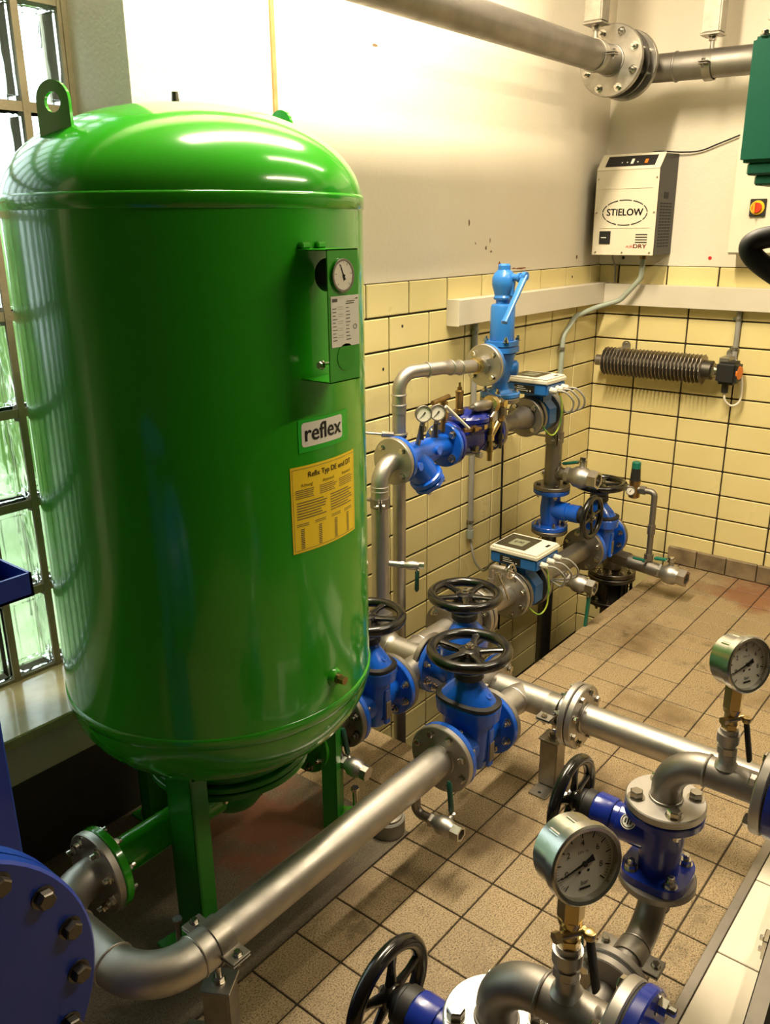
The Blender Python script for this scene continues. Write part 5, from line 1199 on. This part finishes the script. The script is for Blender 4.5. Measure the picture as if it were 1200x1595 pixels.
# ================================================================= FOREGROUND VALVE STATIONS ON THE RIGHT
YS = 0.495
def station(X, which, low):
    gv = globe_valve(f'dark blue valve with {which} upright black handwheel and steel pipe bend on top', (X, YS, 0.44), (0, 1, 0.0), 0.52, 0.345, BLUE_D, 0.212, 0.105, 'dark blue foreground valves', badge=True, top_sq=True)
    T = Thing('bend_pipe', f'stainless pipe bend carrying the {low} pressure gauge', 'pipe', (X, YS, 0.53), 'foreground pipe bends')
    b = B(); tube(b, fillet([(X, YS, 0.535), (X, YS, 0.64), (X, 0.31, 0.64)], 0.076, 14), R50 * 1.06, 36); T.part('pipe', b, STEEL_DULL)
    for c, a in (((X, YS - 0.076, 0.64), (0, 1, 0)), ((X, YS, 0.543), (0, 0, 1))):
        b = B(); torus(b, frame(c, a), R50 * 1.07, 0.003, 32, 8); T.part('weld_bead', b, STEEL_DULL)
    flange(T, (X, YS, 0.531), (0, 0, 1), R5F, 0.019, STEEL, 4, 0.0145, heads=(1,), rb=0.062, ph=0.4)
    flange(T, (X, 0.305, 0.64), (0, 1, 0), R5F, 0.02, STEEL, 4, 0.0125, heads=(1,), rb=0.063)
    b = B(); lathe(b, [(0.025, 0), (0.019, 0.008), (0.017, 0.012), (0.017, 0.03)], frame((X, 0.385, 0.667), (0, 0, 1)), 24); T.part('gauge_socket', b, STEEL)
    # next valve on the line
    T = Thing('check_valve', f'dark blue flanged valve body right of the {low} pressure gauge', 'valve', (X, 0.2, 0.56), 'dark blue foreground check valves')
    gasket(T, (X, 0.293, 0.64), (0, 1, 0), R5F * 0.95, 0.004)
    flange(T, (X, 0.281, 0.64), (0, 1, 0), R5F, 0.02, BLUE_D, 4, 0.0125, heads=(-1,), me=NUT, rb=0.063)
    b = B(); lathe(b, [(0.045, 0), (0.042, 0.03), (0.058, 0.07), (0.058, 0.1), (0.042, 0.14), (0.045, 0.17)], frame((X, 0.272, 0.64), (0, -1, 0)), 30); T.part('body', b, BLUE_D)
    flange(T, (X, 0.112, 0.64), (0, 1, 0), R5F, 0.02, BLUE_D, 4, 0.0125, rb=0.063)
    # gauge
    T = Thing('pressure_gauge', f'round steel pressure gauge with brass cock on the {low} pipe bend', 'gauge', (X, 0.385, 0.70), 'foreground pressure gauges')
    p = V((X, 0.388, 0)); z = V((0, 0, 1))
    b = B(); cyl(b, p + z * 0.698, p + z * 0.712, 0.0195, 8); cyl(b, p + z * 0.712, p + z * 0.722, 0.0165, 20); cyl(b, p + z * 0.722, p + z * 0.742, 0.0215, 20); cyl(b, p + z * 0.742, p + z * 0.752, 0.0175, 20); T.part('steel_union', b, STEEL)
    b = B(); cyl(b, p + z * 0.752, p + z * 0.764, 0.0165, 6); cyl(b, p + z * 0.764, p + z * 0.79, 0.0135, 20); cyl(b, p + z * 0.79, p + z * 0.798, 0.017, 20); T.part('cock_body', b, BRASS)
    b = B(); cyl(b, p + V((-0.026, 0.006, 0.778)), p + V((0.01, -0.018, 0.778)), 0.0065, 12); cyl(b, p + V((-0.030, 0.008, 0.778)), p + V((-0.022, 0.004, 0.778)), 0.0085, 6); T.part('cock_spindle', b, BRASS)
    b = B(); hexa(b, p + z * 0.798, p + z * 0.845, 0.0185); T.part('hex_nut', b, BRASS)
    q = p + V((0.006, -0.027, 0.778)); b = B(); cyl(b, p + V((0.004, -0.012, 0.778)), q, 0.0055, 12); lathe(b, [(0.0, 0.008), (0.008, 0.005), (0.0095, 0), (0.008, -0.006)], frame(q, z), 16); lv = T.part('lever_joint', b, BRASS)
    b = B(); e = q + V((0.0, -0.016, -0.082)); loft(b, [(0, 0.006, 0.004, 2.6), (0.01, 0.0075, 0.005, 2.6), ((e - q).length * 0.8, 0.0085, 0.005, 2.6), ((e - q).length, 0.009, 0.004, 2.6)], frame(q + V((0, 0, -0.004)), e - q, (1, 0, 0)), 16); T.part('lever_grip', b, BLACK_M, lv)
    n = V((-0.46, -0.86, 0.18)).normalized()
    gc = p + z * 0.897
    b = B(); cyl(b, p + z * 0.84, p + z * 0.862, 0.013, 8); T.part('gauge_shank', b, BRASS)
    gauge(T, gc - n * 0.028, n, 0.053, 0.056, GLASSM, 'big', None, needle=198)
    for i, a in enumerate((60, 95)):
        x = V((0, 0, 1)).cross(n).normalized(); y = n.cross(x); d = x * cos(radians(a + 30)) + y * sin(radians(a + 30))
        b = B(); loft(b, [(0, 0.002, 0.0035, 2), (0.022, 0.002, 0.0035, 2)], frame(gc - n * 0.012 + d * 0.0495, n, d), 10); T.part('case_rib', b, GLASSM)
station(1.547, 'the farther', 'farther')
station(0.873, 'the nearer', 'nearer')

def lower_bend():
    X = 1.547
    T = Thing('bend_pipe', 'stainless bend curving from under the farther dark blue valve down to the floor flanges', 'pipe', (X - 0.1, YS, 0.12), 'foreground pipe bends')
    b = B(); tube(b, fillet([(X, YS, 0.33), (X, YS, 0.21), (1.345, YS, 0.21)], 0.095, 14), R50 * 1.05, 36); T.part('pipe', b, STEEL_DULL)
    flange(T, (X, YS, 0.335), (0, 0, 1), R5F, 0.019, STEEL_DULL, 4, 0.0125, rb=0.062)
    for c, a in (((X, YS, 0.262), (0, 0, 1)), ((X - 0.09, YS, 0.21), (1, 0, 0))):
        b = B(); torus(b, frame(c, a), R50 * 1.06, 0.003, 32, 8); T.part('weld_bead', b, STEEL_DULL)
    flange(T, (1.342, YS, 0.21), (1, 0, 0), R5F, 0.02, STEEL_DULL, 4, 0.0115, rb=0.062)
    T = Thing('floor_pipe', 'low stainless pipe with flange running under the nearer pressure gauge', 'pipe', (1.1, YS, 0.12))
    b = B(); tube(b, fillet([(1.31, YS, 0.21), (0.873, YS, 0.21), (0.873, YS, 0.335)], 0.076, 10), R50 * 1.05, 36); T.part('pipe', b, STEEL_DULL)
    gasket(T, (1.3285, YS, 0.21), (1, 0, 0), R5F * 0.97, 0.005)
    flange(T, (1.315, YS, 0.21), (1, 0, 0), R5F, 0.02, STEEL_DULL, 4, 0.0115, heads=(-1,), rb=0.062)
    flange(T, (0.873, YS, 0.335), (0, 0, 1), R5F, 0.019, STEEL_DULL, 4, 0.0125, rb=0.062)
lower_bend()
pipe_support('low galvanised floor post clamped round the bend behind the nearer gauge', 1.43, YS, 0.21, R50 * 1.06, (1, 0, 0), radians(0), 0.12)
ball_valve('small steel drain valve with upright dark green lever behind the nearer pressure gauge', (1.37, YS + 0.03, 0.19), (0, 1, -0.05), 0.0145, 0.075, (0.05, 0.1, 1), (-0.8, 0.3, 0.3), 'small drain valves', TEAL_D, lever_len=0.10)

def plinth():
    T = Thing('tiled_plinth', 'low white tiled plinth with a steel edge in the lower right corner', 'plinth', (1.7, 0.0, 0))
    x0, x1, y0, y1, h = 1.15, 2.9, -0.25, 0.415, 0.05
    b = B(); box(b, (x0, y0, 0.0005), (x1, y1 - 0.004, h - 0.006)); T.part('core', b, GROUT)
    b = B(); box(b, (x0, y1 - 0.022, h - 0.01), (x1, y1 + 0.001, h + 0.002), None, 0.001); box(b, (x0, y1 - 0.003, 0.001), (x1, y1 + 0.001, h), None, 0.001); T.part('steel_edge', b, STEEL_DULL)
    me = tile_mesh(0.296, 0.296, 0.008, WHITE_T, 0.0015)
    for i in range(6):
        for j in range(2):
            M = Matrix.Translation((x0 + 0.15 + 0.3 * i - 0.025, y1 - 0.022 - 0.15 - 0.3 * j, h - 0.0045)); T.inst('plinth_tile', me, M)
plinth()
def channel():
    T = Thing('steel_channel', 'steel sheet channel with a screwed clip at the right edge on the white plinth', 'channel', (1.75, 0.27, 0.05))
    M = Matrix.Translation((1.43, 0.262, 0.051)) @ Matrix.Rotation(radians(5), 4, 'Z')
    b = B(); box(b, (-0.2, -0.002, 0), (0.75, 0.0, 0.10), M); box(b, (-0.2, -0.035, 0.098), (0.75, 0.0, 0.10), M); T.part('front_sheet', b, STEEL_DULL)
    b = B(); box(b, (-0.2, -0.18, 0), (0.75, -0.05, 0.085), M, 0.003); T.part('inner_box', b, BLACK_M)
    b = B(); box(b, (-0.2, -0.19, 0.085), (0.75, -0.045, 0.092), M, 0.001); T.part('cover_strip', b, mat('brown_rail', rgb(86, 68, 52), 0.5, 0, 9, 0.4, rgb(66, 52, 40)))
    b = B(); box(b, (0.30, 0.0, 0.03), (0.345, 0.012, 0.085), M, 0.002); cl = T.part('clip', b, CHROME)
    for zz in (0.042, 0.074): T.inst('clip_screw', BOLT, frame(M @ V((0.322, 0.012, zz)), M.to_3x3() @ V((0, 1, 0))) @ Matrix.Scale(0.0075, 4), cl)
channel()

# floor socket under the front pipe
b = B(); M = frame((1.625, 1.315, 0), (0, 0, 1))
T = Thing('floor_socket', 'short grey capped pipe socket in the floor under the long front pipe', 'pipe socket', (1.625, 1.315, 0.001))
lathe(b, [(0.052, 0.001), (0.052, 0.045), (0.048, 0.05)], M, 28); T.part('socket', b, GREYC)
b = B(); lathe(b, [(0.046, 0.05), (0.044, 0.056), (0.02, 0.06), (0, 0.06)], M, 28); T.part('cap', b, GALV)

# ================================================================= BLUE VESSEL AT THE LEFT EDGE
def vessel():
    c = V((0.23, 0.96, 0.72)); R = 0.258
    T = Thing('filter_vessel', 'blue steel vessel with a big bolted round cover in the lower left corner', 'vessel', (0.23, 1.1, 0))
    d = V((0, -1, 0))
    b = B(); lathe(b, [(0, 0.024), (R - 0.004, 0.024), (R, 0.02), (R, 0.0)], frame(c, d), 64); cov = T.part('cover', b, BLUE_V)
    bolts(T, cov, c + d * 0.024, d, R * 0.885, 18, 0.0135, BOLT_D, ph=0.1)
    b = B(); lathe(b, [(R - 0.006, 0), (R - 0.006, -0.004)], frame(c, d), 64); T.part('gasket', b, mat('brown_gasket', rgb(120, 90, 52), 0.8, 0, 20, 0.6, rgb(80, 60, 36)))
    b = B(); lathe(b, [(R, -0.004), (R, -0.028), (R - 0.004, -0.03)], frame(c, d), 64); lathe(b, [(R * 0.78, -0.028), (R * 0.78, -0.16), (R * 0.5, -0.22)], frame(c, d), 48); T.part('neck', b, BLUE_V)
    b = B(); box(b, (0.12, 1.0, 0.002), (0.34, 1.13, 0.52), None, 0.004); T.part('pedestal', b, BLUE_V)
    T = Thing('blue_stand', 'dark blue upright steel stand with a small tray at the left edge', 'stand', (0.44, 1.22, 0.001))
    b = B(); box(b, (0.36, 1.20, 0.003), (0.525, 1.235, 1.17), None, 0.004); T.part('upright', b, BLUE_V)
    b = B(); box(b, (0.30, 1.14, 1.17), (0.578, 1.24, 1.174)); 
    for lo, hi in (((0.30, 1.14, 1.17), (0.304, 1.24, 1.207)), ((0.574, 1.14, 1.17), (0.578, 1.24, 1.207)), ((0.30, 1.14, 1.17), (0.578, 1.144, 1.207)), ((0.30, 1.236, 1.17), (0.578, 1.24, 1.207))): box(b, lo, hi)
    T.part('tray', b, BLUE_V)
    b = B(); box(b, (0.33, 1.15, 0.001), (0.555, 1.235, 0.008), None, 0.002); T.part('foot_plate', b, BLUE_V)
vessel()

# ================================================================= ON THE WALLS
def trunk():
    T = Thing('cable_trunking', 'grey white cable trunking running round the corner above the tiles', 'trunking', (3.5, YA - 0.03, 1.31))
    b = B(); box(b, (2.845, YA - 0.066, 1.312), (XB - 0.009, YA - 0.0088, 1.412), None, 0.002); T.part('back_wall_length', b, TRUNK)
    b = B(); box(b, (XB - 0.066, -0.4, 1.305), (XB - 0.0088, YA - 0.066, 1.408), None, 0.002); T.part('side_wall_length', b, TRUNK)
    b = B(); box(b, (2.840, YA - 0.068, 1.310), (2.846, YA - 0.0088, 1.414), None, 0.001); T.part('end_cap', b, TRUNK)
trunk()

def conduit(name, label, pts, r, m, group=None, clips=(), rad=0.03):
    T = Thing(name, label, 'conduit', pts[-1], group)
    b = B(); tube(b, fillet(pts, rad, 8), r, 16); T.part('tube', b, m)
    for p, a in clips:
        b = B(); lathe(b, [(r, -0.006), (r + 0.004, -0.006), (r + 0.004, 0.006), (r, 0.006)], frame(p, a), 18, loop=True); T.part('clip', b, GALV)
        T.inst('clip_screw', BOLT, frame(V(p) + (V((0.02, 0, 0)) if abs(V(a).normalized().z) > 0.5 and p[1] > 1.8 else V((0, 0.02, 0))), (0, -1, 0) if p[1] > 1.8 else (-1, 0, 0)) @ Matrix.Scale(0.005, 4))
    return T
yc = YA - 0.023
T = conduit('grey_conduit', 'thin grey conduit going straight down the tiles below the trunking end', [(3.03, yc, 1.31), (3.03, yc, 0.395)], 0.0125, GREYC, 'conduits on the walls', (((3.03, yc, 1.27), (0, 0, 1)), ((3.03, yc, 0.44), (0, 0, 1))))
b = B(); cyl(b, (3.03, yc, 0.40), (3.03, yc, 0.36), 0.016, 16); T.part('end_sleeve', b, GREYP)
b = B(); tube(b, smooth_path([(3.03, yc, 0.365), (3.03, yc - 0.01, 0.32), (2.99, YA - 0.08, 0.27), (2.93, YA - 0.16, 0.27), (2.90, YA - 0.22, 0.33), (2.885, 1.71, 0.385)]), 0.006, 10); T.part('cable', b, GREYC)
conduit('black_cable', 'thin black cable hanging down the tiles behind the control valve', [(3.0, 1.80, 0.93), (3.28, yc, 0.90), (3.30, yc, 0.10), (3.31, yc, -0.2)], 0.005, CABLE_B)
yc2 = 1.93
conduit('air_hose', 'grey green hose curving from the dryer over the trunking and down the corner', [(4.09, 1.705, 1.555), (4.09, 1.71, 1.44), (4.075, 1.80, 1.335), (4.03, 1.90, 1.30), (3.90, 1.945, 1.265), (3.80, 1.955, 1.18), (3.79, 1.955, 0.95), (3.80, 1.955, 0.48), (3.80, 1.955, 0.30)], 0.0125, GREYP, 'conduits on the walls', (((3.79, 1.955, 1.12), (0, 0, 1)), ((3.795, 1.955, 0.75), (0, 0, 1))), 0.06)
conduit('grey_conduit', 'short grey conduit on the right wall dropping to the black heater box', [(XB - 0.022, 1.258, 1.305), (XB - 0.022, 1.258, 1.06)], 0.012, GREYC, 'conduits on the walls', (((XB - 0.022, 1.258, 1.265), (0, 0, 1)), ((XB - 0.022, 1.258, 1.13), (0, 0, 1))))

def heater():
    T = Thing('finned_heater', 'horizontal finned tube heater on the tiled right wall', 'heater', (4.12, 1.62, 0.95))
    x, z = 4.115, 1.03
    b = B(); cyl(b, (x, 1.92, z), (x, 1.865, z), 0.027, 24); T.part('end_pipe', b, STEEL_DULL)
    b = B(); cyl(b, (x, 1.875, z), (x, 1.33, z), 0.045, 28); T.part('core_tube', b, STEEL_DARK)
    b = B(); n = 27; R0, R1 = 0.044, 0.067
    pts = []
    for i in range(n):   # fins with wavy edge
        y = 1.868 - 0.495 * i / (n - 1); M = frame((x, y, z), (0, 1, 0)); seg = 28
        rs = [[b.verts.new(M @ V(((r + (0.0045 * (k % 2) if r == R1 else 0)) * cos(2 * pi * k / seg), (r + (0.0045 * (k % 2) if r == R1 else 0)) * sin(2 * pi * k / seg), t))) for k in range(seg)] for r, t in ((R0, -0.003), (R1, -0.0016), (R1, 0.0016), (R0, 0.003))]
        rings(b, rs, cap=False)
    T.part('fins', b, mat('heater_fin_steel', rgb(166, 156, 142), 0.42, 0.9, 20, 0.5, rgb(126, 116, 102)), kind='stuff')
    b = B(); cyl(b, (x, 1.37, z), (x, 1.30, z), 0.028, 24); cyl(b, (x, 1.335, z), (x, 1.315, z), 0.034, 6); T.part('neck', b, CHROME)
    b = B(); box(b, (x - 0.048, 1.205, z - 0.055), (x + 0.055, 1.30, z + 0.05), None, 0.014, 3); bx = T.part('connection_box', b, BLACK_M)
    b = B(); lathe(b, [(0.032, 0), (0.031, 0.006), (0.012, 0.007), (0, 0.009)], frame((x - 0.005, 1.206, z), (-0.15, -1, 0)), 24); T.part('orange_cap', b, ORANGE, bx)
    b = B(); cyl(b, (x, 1.262, z - 0.05), (x, 1.262, z - 0.098), 0.016, 16); T.part('cable_gland', b, BLACK_M, bx)
    b = B(); tube(b, smooth_path([(x, 1.262, z - 0.095), (x, 1.255, z - 0.135), (x + 0.02, 1.225, z - 0.16), (x + 0.05, 1.20, z - 0.13), (x + 0.07, 1.215, z - 0.02), (x + 0.072, 1.258, z + 0.06)]), 0.005, 10); T.part('cable', b, WHITE_P, bx)
    for y in (1.80, 1.275):
        b = B(); box(b, (x - 0.02, y - 0.022, z + 0.03), (XB - 0.01, y + 0.022, z + 0.066), None, 0.002); lathe(b, [(0.022, 0), (0.022, 0.004)], frame((XB - 0.014, y, z + 0.075), (-1, 0, 0)), 20); br = T.part('wall_bracket', b, GALV)
        T.inst('bracket_screw', BOLT, frame((XB - 0.0185, y, z + 0.082), (-1, 0, 0)) @ Matrix.Scale(0.006, 4), br)
heater()

def dryer():
    T = Thing('air_dryer', 'cream and black compressed air dryer box on the right wall', 'air dryer', (4.1, 1.77, 1.55))
    xf, y0, y1, zb = 3.99, 1.622, 1.925, 1.552
    prof = [(xf + 0.004, zb), (xf + 0.004, 1.925), (4.052, 1.993), (XB - 0.003, 1.998), (XB - 0.003, zb)]
    b = B(); M = Matrix(((1, 0, 0, 0), (0, 0, 1, 0), (0, 1, 0, 0), (0, 0, 0, 1))); prism(b, prof, M, y0, y1); T.part('casing', b, mat('black_sheet', rgb(34, 32, 30), 0.45, 0, 9, 0.4, rgb(44, 42, 39)))
    b = B(); box(b, (xf, y0 - 0.001, zb - 0.002), (xf + 0.005, y1 + 0.001, 1.926), None, 0.001); fp = T.part('front_panel', b, CREAM_P)
    d = V((0.062, 0, 0.068)); n = V((-0.068, 0, 0.062)).normalized(); dl = d.length; d.normalize()
    Ms = Matrix(((0, d.x, n.x, xf), (-1, 0, n.y, (y0 + y1) / 2), (0, d.z, n.z, 1.926), (0, 0, 0, 1)))
    w2 = (y1 - y0) / 2 + 0.001
    b = B(); box(b, (-w2, 0, -0.002), (w2, dl + 0.004, 0.004), Ms, 0.001); sp = T.part('sloped_panel', b, CREAM_P)
    b = B(); box(b, (-w2 + 0.035, 0.018, 0.004), (w2 - 0.03, dl - 0.012, 0.0055), Ms); cp = T.part('control_strip', b, INK, sp)
    for i, (xx, m) in enumerate(((-0.04, STICK_W), (-0.015, STICK_W), (0.035, STICK_W))):
        b = B(); lathe(b, [(0.0035, 0.0055), (0.003, 0.007), (0, 0.007)], Ms @ Matrix.Translation((xx, 0.04, 0)), 10); T.part('indicator_lamp', b, m, cp)
    b = B(); box(b, (0.003, 0.03, 0.0055), (0.016, 0.06, 0.007), Ms); T.part('display', b, STICK_W, cp)
    b = B(); box(b, (0.07, 0.03, 0.0055), (0.085, 0.055, 0.009), Ms, 0.002); T.part('rocker_switch', b, ORANGE, cp)
    Mf = frame((xf - 0.0004, (y0 + y1) / 2, 1.74), (-1, 0, 0), (0, -1, 0)); f = lambda x, y: Mf @ V((x, y, 0.0004))
    b = B(); A, Bv = 0.112, 0.058
    for k in range(10):
        a0 = 2 * pi * (k + 0.04) / 10; a1 = 2 * pi * (k + 0.93) / 10
        for i in range(6):
            q0, q1 = a0 + (a1 - a0) * i / 6, a0 + (a1 - a0) * (i + 1) / 6
            vs = [b.verts.new(f(u * cos(q), v * sin(q))) for q, u, v in ((q0, A, Bv), (q1, A, Bv), (q1, A - 0.005, Bv - 0.005), (q0, A - 0.005, Bv - 0.005))]; b.faces.new(vs)
    T.part('oval_mark', b, INK, fp)
    b = B(); text(b, 'STIELOW', f, 0.043, 1.0, 0.03)
    T.part('lettering', b, INK, fp)
    b = B(); text(b, 'AIR', lambda x, y: f(x + 0.035, y - 0.152), 0.016, 1.5); text(b, 'DRY', lambda x, y: f(x + 0.086, y - 0.150), 0.025, 1.35, 0.03); T.part('red_lettering', b, INK_R, fp)
    b = B(); box(b, (-0.118, -0.14, 0), (-0.062, -0.082, 0.004), Mf, 0.001); T.part('socket_cover', b, INK, fp)
    b = B(); strip(b, lambda x, y: Mf @ V((x, y, 0.0045)), -0.108, -0.082, -0.113, -0.109); T.part('socket_print', b, STICK_W, fp)
    for k in range(4):
        b = B(); strip(b, f, 0.062, 0.12, -0.10 - k * 0.0115, -0.095 - k * 0.0115); T.part('vent_slot', b, INK, fp)
    for yy, xx0, xx1 in ((0.105, -0.125, 0.128), (-0.068, -0.115, 0.128)):
        b = B(); box(b, (xx0, yy, 0), (xx1, yy + 0.003, 0.0022), Mf, 0.0008); T.part('panel_crease', b, CREAM_P, fp)
    for px, pz in ((-0.135, -0.178), (0.0, -0.178), (0.135, -0.178), (-0.142, 0.15), (0.142, 0.15), (-0.142, 0.0), (0.142, 0.0)):
        T.inst('panel_screw', BOLT, frame(Mf @ V((px, pz, 0.0)), (-1, 0, 0)) @ Matrix.Scale(0.0038, 4), fp)
    # louvres in the black side
    b = B(); gm_ = mat('louvre_dark', rgb(10, 10, 10), 0.7, 0, 9, 0.2, rgb(14, 14, 14))
    for i in range(4):
        for k in range(15):
            xx = xf + 0.045 + i * 0.036; zz = zb + 0.035 + k * 0.0135
            box(b, (xx, y0 - 0.0012, zz), (xx + 0.026, y0 + 0.001, zz + 0.0058))
    T.part('side_louvres', b, gm_, kind='stuff')
    b = B(); box(b, (xf + 0.08, y0 - 0.0015, 1.80), (xf + 0.13, y0 + 0.001, 1.828), None, 0.0005); T.part('handle_recess', b, gm_)
    b = B(); cyl(b, (4.09, 1.705, zb), (4.09, 1.705, zb - 0.022), 0.017, 6); T.part('hose_fitting', b, BRONZE)
    b = B(); tube(b, smooth_path([(4.15, 1.885, zb), (4.15, 1.89, zb - 0.02), (4.18, 1.885, zb - 0.07), (4.185, 1.885, 1.41)]), 0.005, 10); T.part('supply_cable', b, GREYC)
    b = B(); tube(b, smooth_path([(4.19, 1.78, 1.998), (4.19, 1.72, 2.012), (4.19, 1.60, 2.003), (4.195, 1.52, 2.005), (4.195, 1.44, 2.03), (4.195, 1.32, 2.07)]), 0.0035, 8); T.part('thin_cable', b, CABLE_B)
dryer()

def cabinet():
    T = Thing('switch_cabinet', 'white wall cabinet with a red and yellow main switch at the right edge', 'cabinet', (4.14, 1.0, 1.555))
    xf, y1, y0, z0, z1 = 4.06, 1.313, 0.55, 1.557, 2.065
    b = B(); box(b, (xf + 0.012, y0, z0), (XB - 0.002, y1, z1), None, 0.006, 2); T.part('casing', b, CREAM_P)
    b = B(); box(b, (xf, y0 + 0.004, z0 + 0.004), (xf + 0.012, y1 - 0.004, z1 - 0.004), None, 0.005, 2); dr = T.part('door', b, CREAM_P)
    c = V((xf, 1.195, 1.752))
    b = B(); box(b, (xf - 0.012, c.y - 0.033, c.z - 0.036), (xf, c.y + 0.033, c.z + 0.036), None, 0.002); T.part('switch_plate', b, INK, dr)
    b = B(); lathe(b, [(0.03, 0.012), (0.029, 0.018), (0, 0.018)], frame(c, (-1, 0, 0)), 32); T.part('yellow_ring', b, YELLOW, dr)
    b = B(); lathe(b, [(0.021, 0.018), (0.02, 0.03), (0, 0.03)], frame(c, (-1, 0, 0)), 28); T.part('red_knob', b, RED, dr)
    b = B(); box(b, (xf - 0.042, c.y + 0.003, c.z - 0.022), (xf - 0.03, c.y + 0.013, c.z + 0.022), None, 0.002); T.part('knob_grip', b, mat('orange_grip', rgb(240, 150, 40), 0.4, 0, 9, 0.2, rgb(230, 140, 36)), dr)
cabinet()

def green_box():
    T = Thing('green_housing', 'dark green ribbed housing hanging at the right edge near the ceiling pipe', 'housing', (2.6, 0.60, 1.78))
    b = B(); box(b, (2.42, 0.42, 1.835), (2.80, 0.775, 2.125), None, 0.008, 2); T.part('casing', b, DGREEN)
    b = B(); box(b, (2.43, 0.43, 1.805), (2.79, 0.757, 1.835), None, 0.005); T.part('lower_step', b, DGREEN)
    b = B(); box(b, (2.44, 0.44, 1.78), (2.78, 0.738, 1.805), None, 0.005); T.part('bottom_step', b, DGREEN)
    b = B(); box(b, (2.44, 0.43, 2.125), (2.80, 0.745, 2.165), None, 0.01, 2); T.part('top_step', b, DGREEN)
    b = B(); box(b, (2.412, 0.42, 1.79), (2.421, 0.685, 2.15), None, 0.003); T.part('front_rib', b, mat('darker_green_rib', rgb(12, 70, 56), 0.45, 0, 5, 0.3, rgb(10, 60, 48)))
    for y in (0.745, 0.76): T.inst('corner_screw', BOLT, frame((2.43, y - 0.01, 2.16 if y < 0.75 else 2.128), (0, 0, 1)) @ Matrix.Scale(0.009, 4))
    b = B(); cyl(b, (2.62, 0.55, 2.16), (2.62, 0.55, ZC), 0.022, 18); T.part('hanger_pole', b, GALV)
green_box()
def black_handle():
    T = Thing('loop_handle', 'thick black loop handle on a stand at the right edge', 'handle', (1.70, 0.0, 0.053))
    b = B(); tube(b, smooth_path([(1.70, -0.14, 1.672), (1.69, 0.25, 1.670), (1.66, 0.40, 1.668), (1.645, 0.46, 1.664), (1.638, 0.487, 1.652), (1.64, 0.482, 1.632), (1.648, 0.45, 1.606), (1.66, 0.39, 1.57), (1.69, 0.25, 1.49), (1.70, -0.14, 1.36)], 8), 0.0185, 20); T.part('grip', b, BLACK_M)
    b = B(); cyl(b, (1.70, -0.14, 0.06), (1.70, -0.14, 1.70), 0.02, 18); T.part('post', b, BLACK_M)
    b = B(); lathe(b, [(0.09, 0.0515), (0.09, 0.058), (0.03, 0.066)], frame((1.70, -0.14, 0), (0, 0, 1)), 28); T.part('base', b, BLACK_M)
black_handle()

# ================================================================= OVERHEAD PIPE
def overhead():
    R = 0.057; z = 2.335; y = 1.75; xe = 3.985
    T = Thing('overhead_pipe', 'dull stainless pipe running high along the back wall to the bolted flanges', 'pipe', (2.0, y, z - R))
    b = B(); tube(b, [(-4.49, y, z), (3.675, y, z)], R, 36); T.part('pipe', b, STEEL_DULL)
    flange(T, (3.69, y, z), (1, 0, 0), 0.138, 0.024, GALV, 8, 0.0135, heads=(-1,), me=NUT, rb=0.112)
    b = B(); torus(b, frame((3.677, y, z), (1, 0, 0)), R, 0.005, 32, 8); T.part('weld_bead', b, STEEL_DULL)
    T = Thing('overhead_return_pipe', 'dull stainless pipe crossing the right wall behind the bolted overhead flanges', 'pipe', (xe, 1.0, z - R))
    b = B(); tube(b, fillet([(3.845, y, z), (xe, y, z), (xe, 0.2, z - 0.035), (xe, -5.18, z - 0.035)], 0.10, 12), R, 36); T.part('pipe', b, STEEL_DULL)
    flange(T, (3.842, y, z), (1, 0, 0), 0.138, 0.024, GALV, 8, 0.0135, heads=(1,), me=NUT, rb=0.112)
    b = B(); torus(b, frame((xe, 1.585, z - 0.004), (0, 1, 0)), R, 0.005, 32, 8); T.part('weld_bead', b, STEEL_DULL)
    T = Thing('flange_insert', 'dark disc insert with tie bolts between the overhead flanges', 'flange insert', (3.766, y, z - 0.08))
    b = B(); lathe(b, [(0.09, -0.063), (0.09, -0.007), (0.134, -0.006), (0.134, 0.006), (0.09, 0.007), (0.09, 0.063)], frame((3.766, y, z), (1, 0, 0)), 40); T.part('disc', b, STEEL_DARK)
    for i in range(8):
        a = 2 * pi * (i + 0.5) / 8; M = frame((3.766, y, z), (1, 0, 0)); b = B(); cyl(b, M @ V((0.112 * cos(a), 0.112 * sin(a), -0.063)), M @ V((0.112 * cos(a), 0.112 * sin(a), 0.063)), 0.010, 10); T.part('tie_bolt', b, CHROME)
    for (x, yy, zz, ax, lab) in ((3.53, y, z, (1, 0, 0), 'square steel hanger post above the overhead pipe by the flanges'), (xe, 1.44, z - 0.012, (0, 1, 0), 'square steel hanger post above the overhead pipe along the right wall')):
        T = Thing('pipe_hanger', lab, 'pipe hanger', (x, yy, zz), 'overhead pipe hangers')
        b = B(); box(b, (x - 0.038, yy - 0.038, zz + 0.115), (x + 0.038, yy + 0.038, ZC), None, 0.006, 2); T.part('square_tube', b, GALV)
        b = B(); box(b, (x - 0.042, yy - 0.042, zz + 0.108), (x + 0.042, yy + 0.042, zz + 0.116), None, 0.002); T.part('end_plate', b, GALV)
        b = B(); cyl(b, (x, yy, zz + R), (x, yy, zz + 0.11), 0.009, 12); T.part('threaded_rod', b, GALV)
        T.inst('rod_nut', BOLT, frame((x, yy, zz + 0.106), (0, 0, -1)) @ Matrix.Scale(0.016, 4))
        a = V(ax); s = V((0, 0, 1)).cross(a)
        pipe_clamp(T, (x, yy, zz), a, R + 0.001, s, 0.035, GALV, 0.004)
overhead()
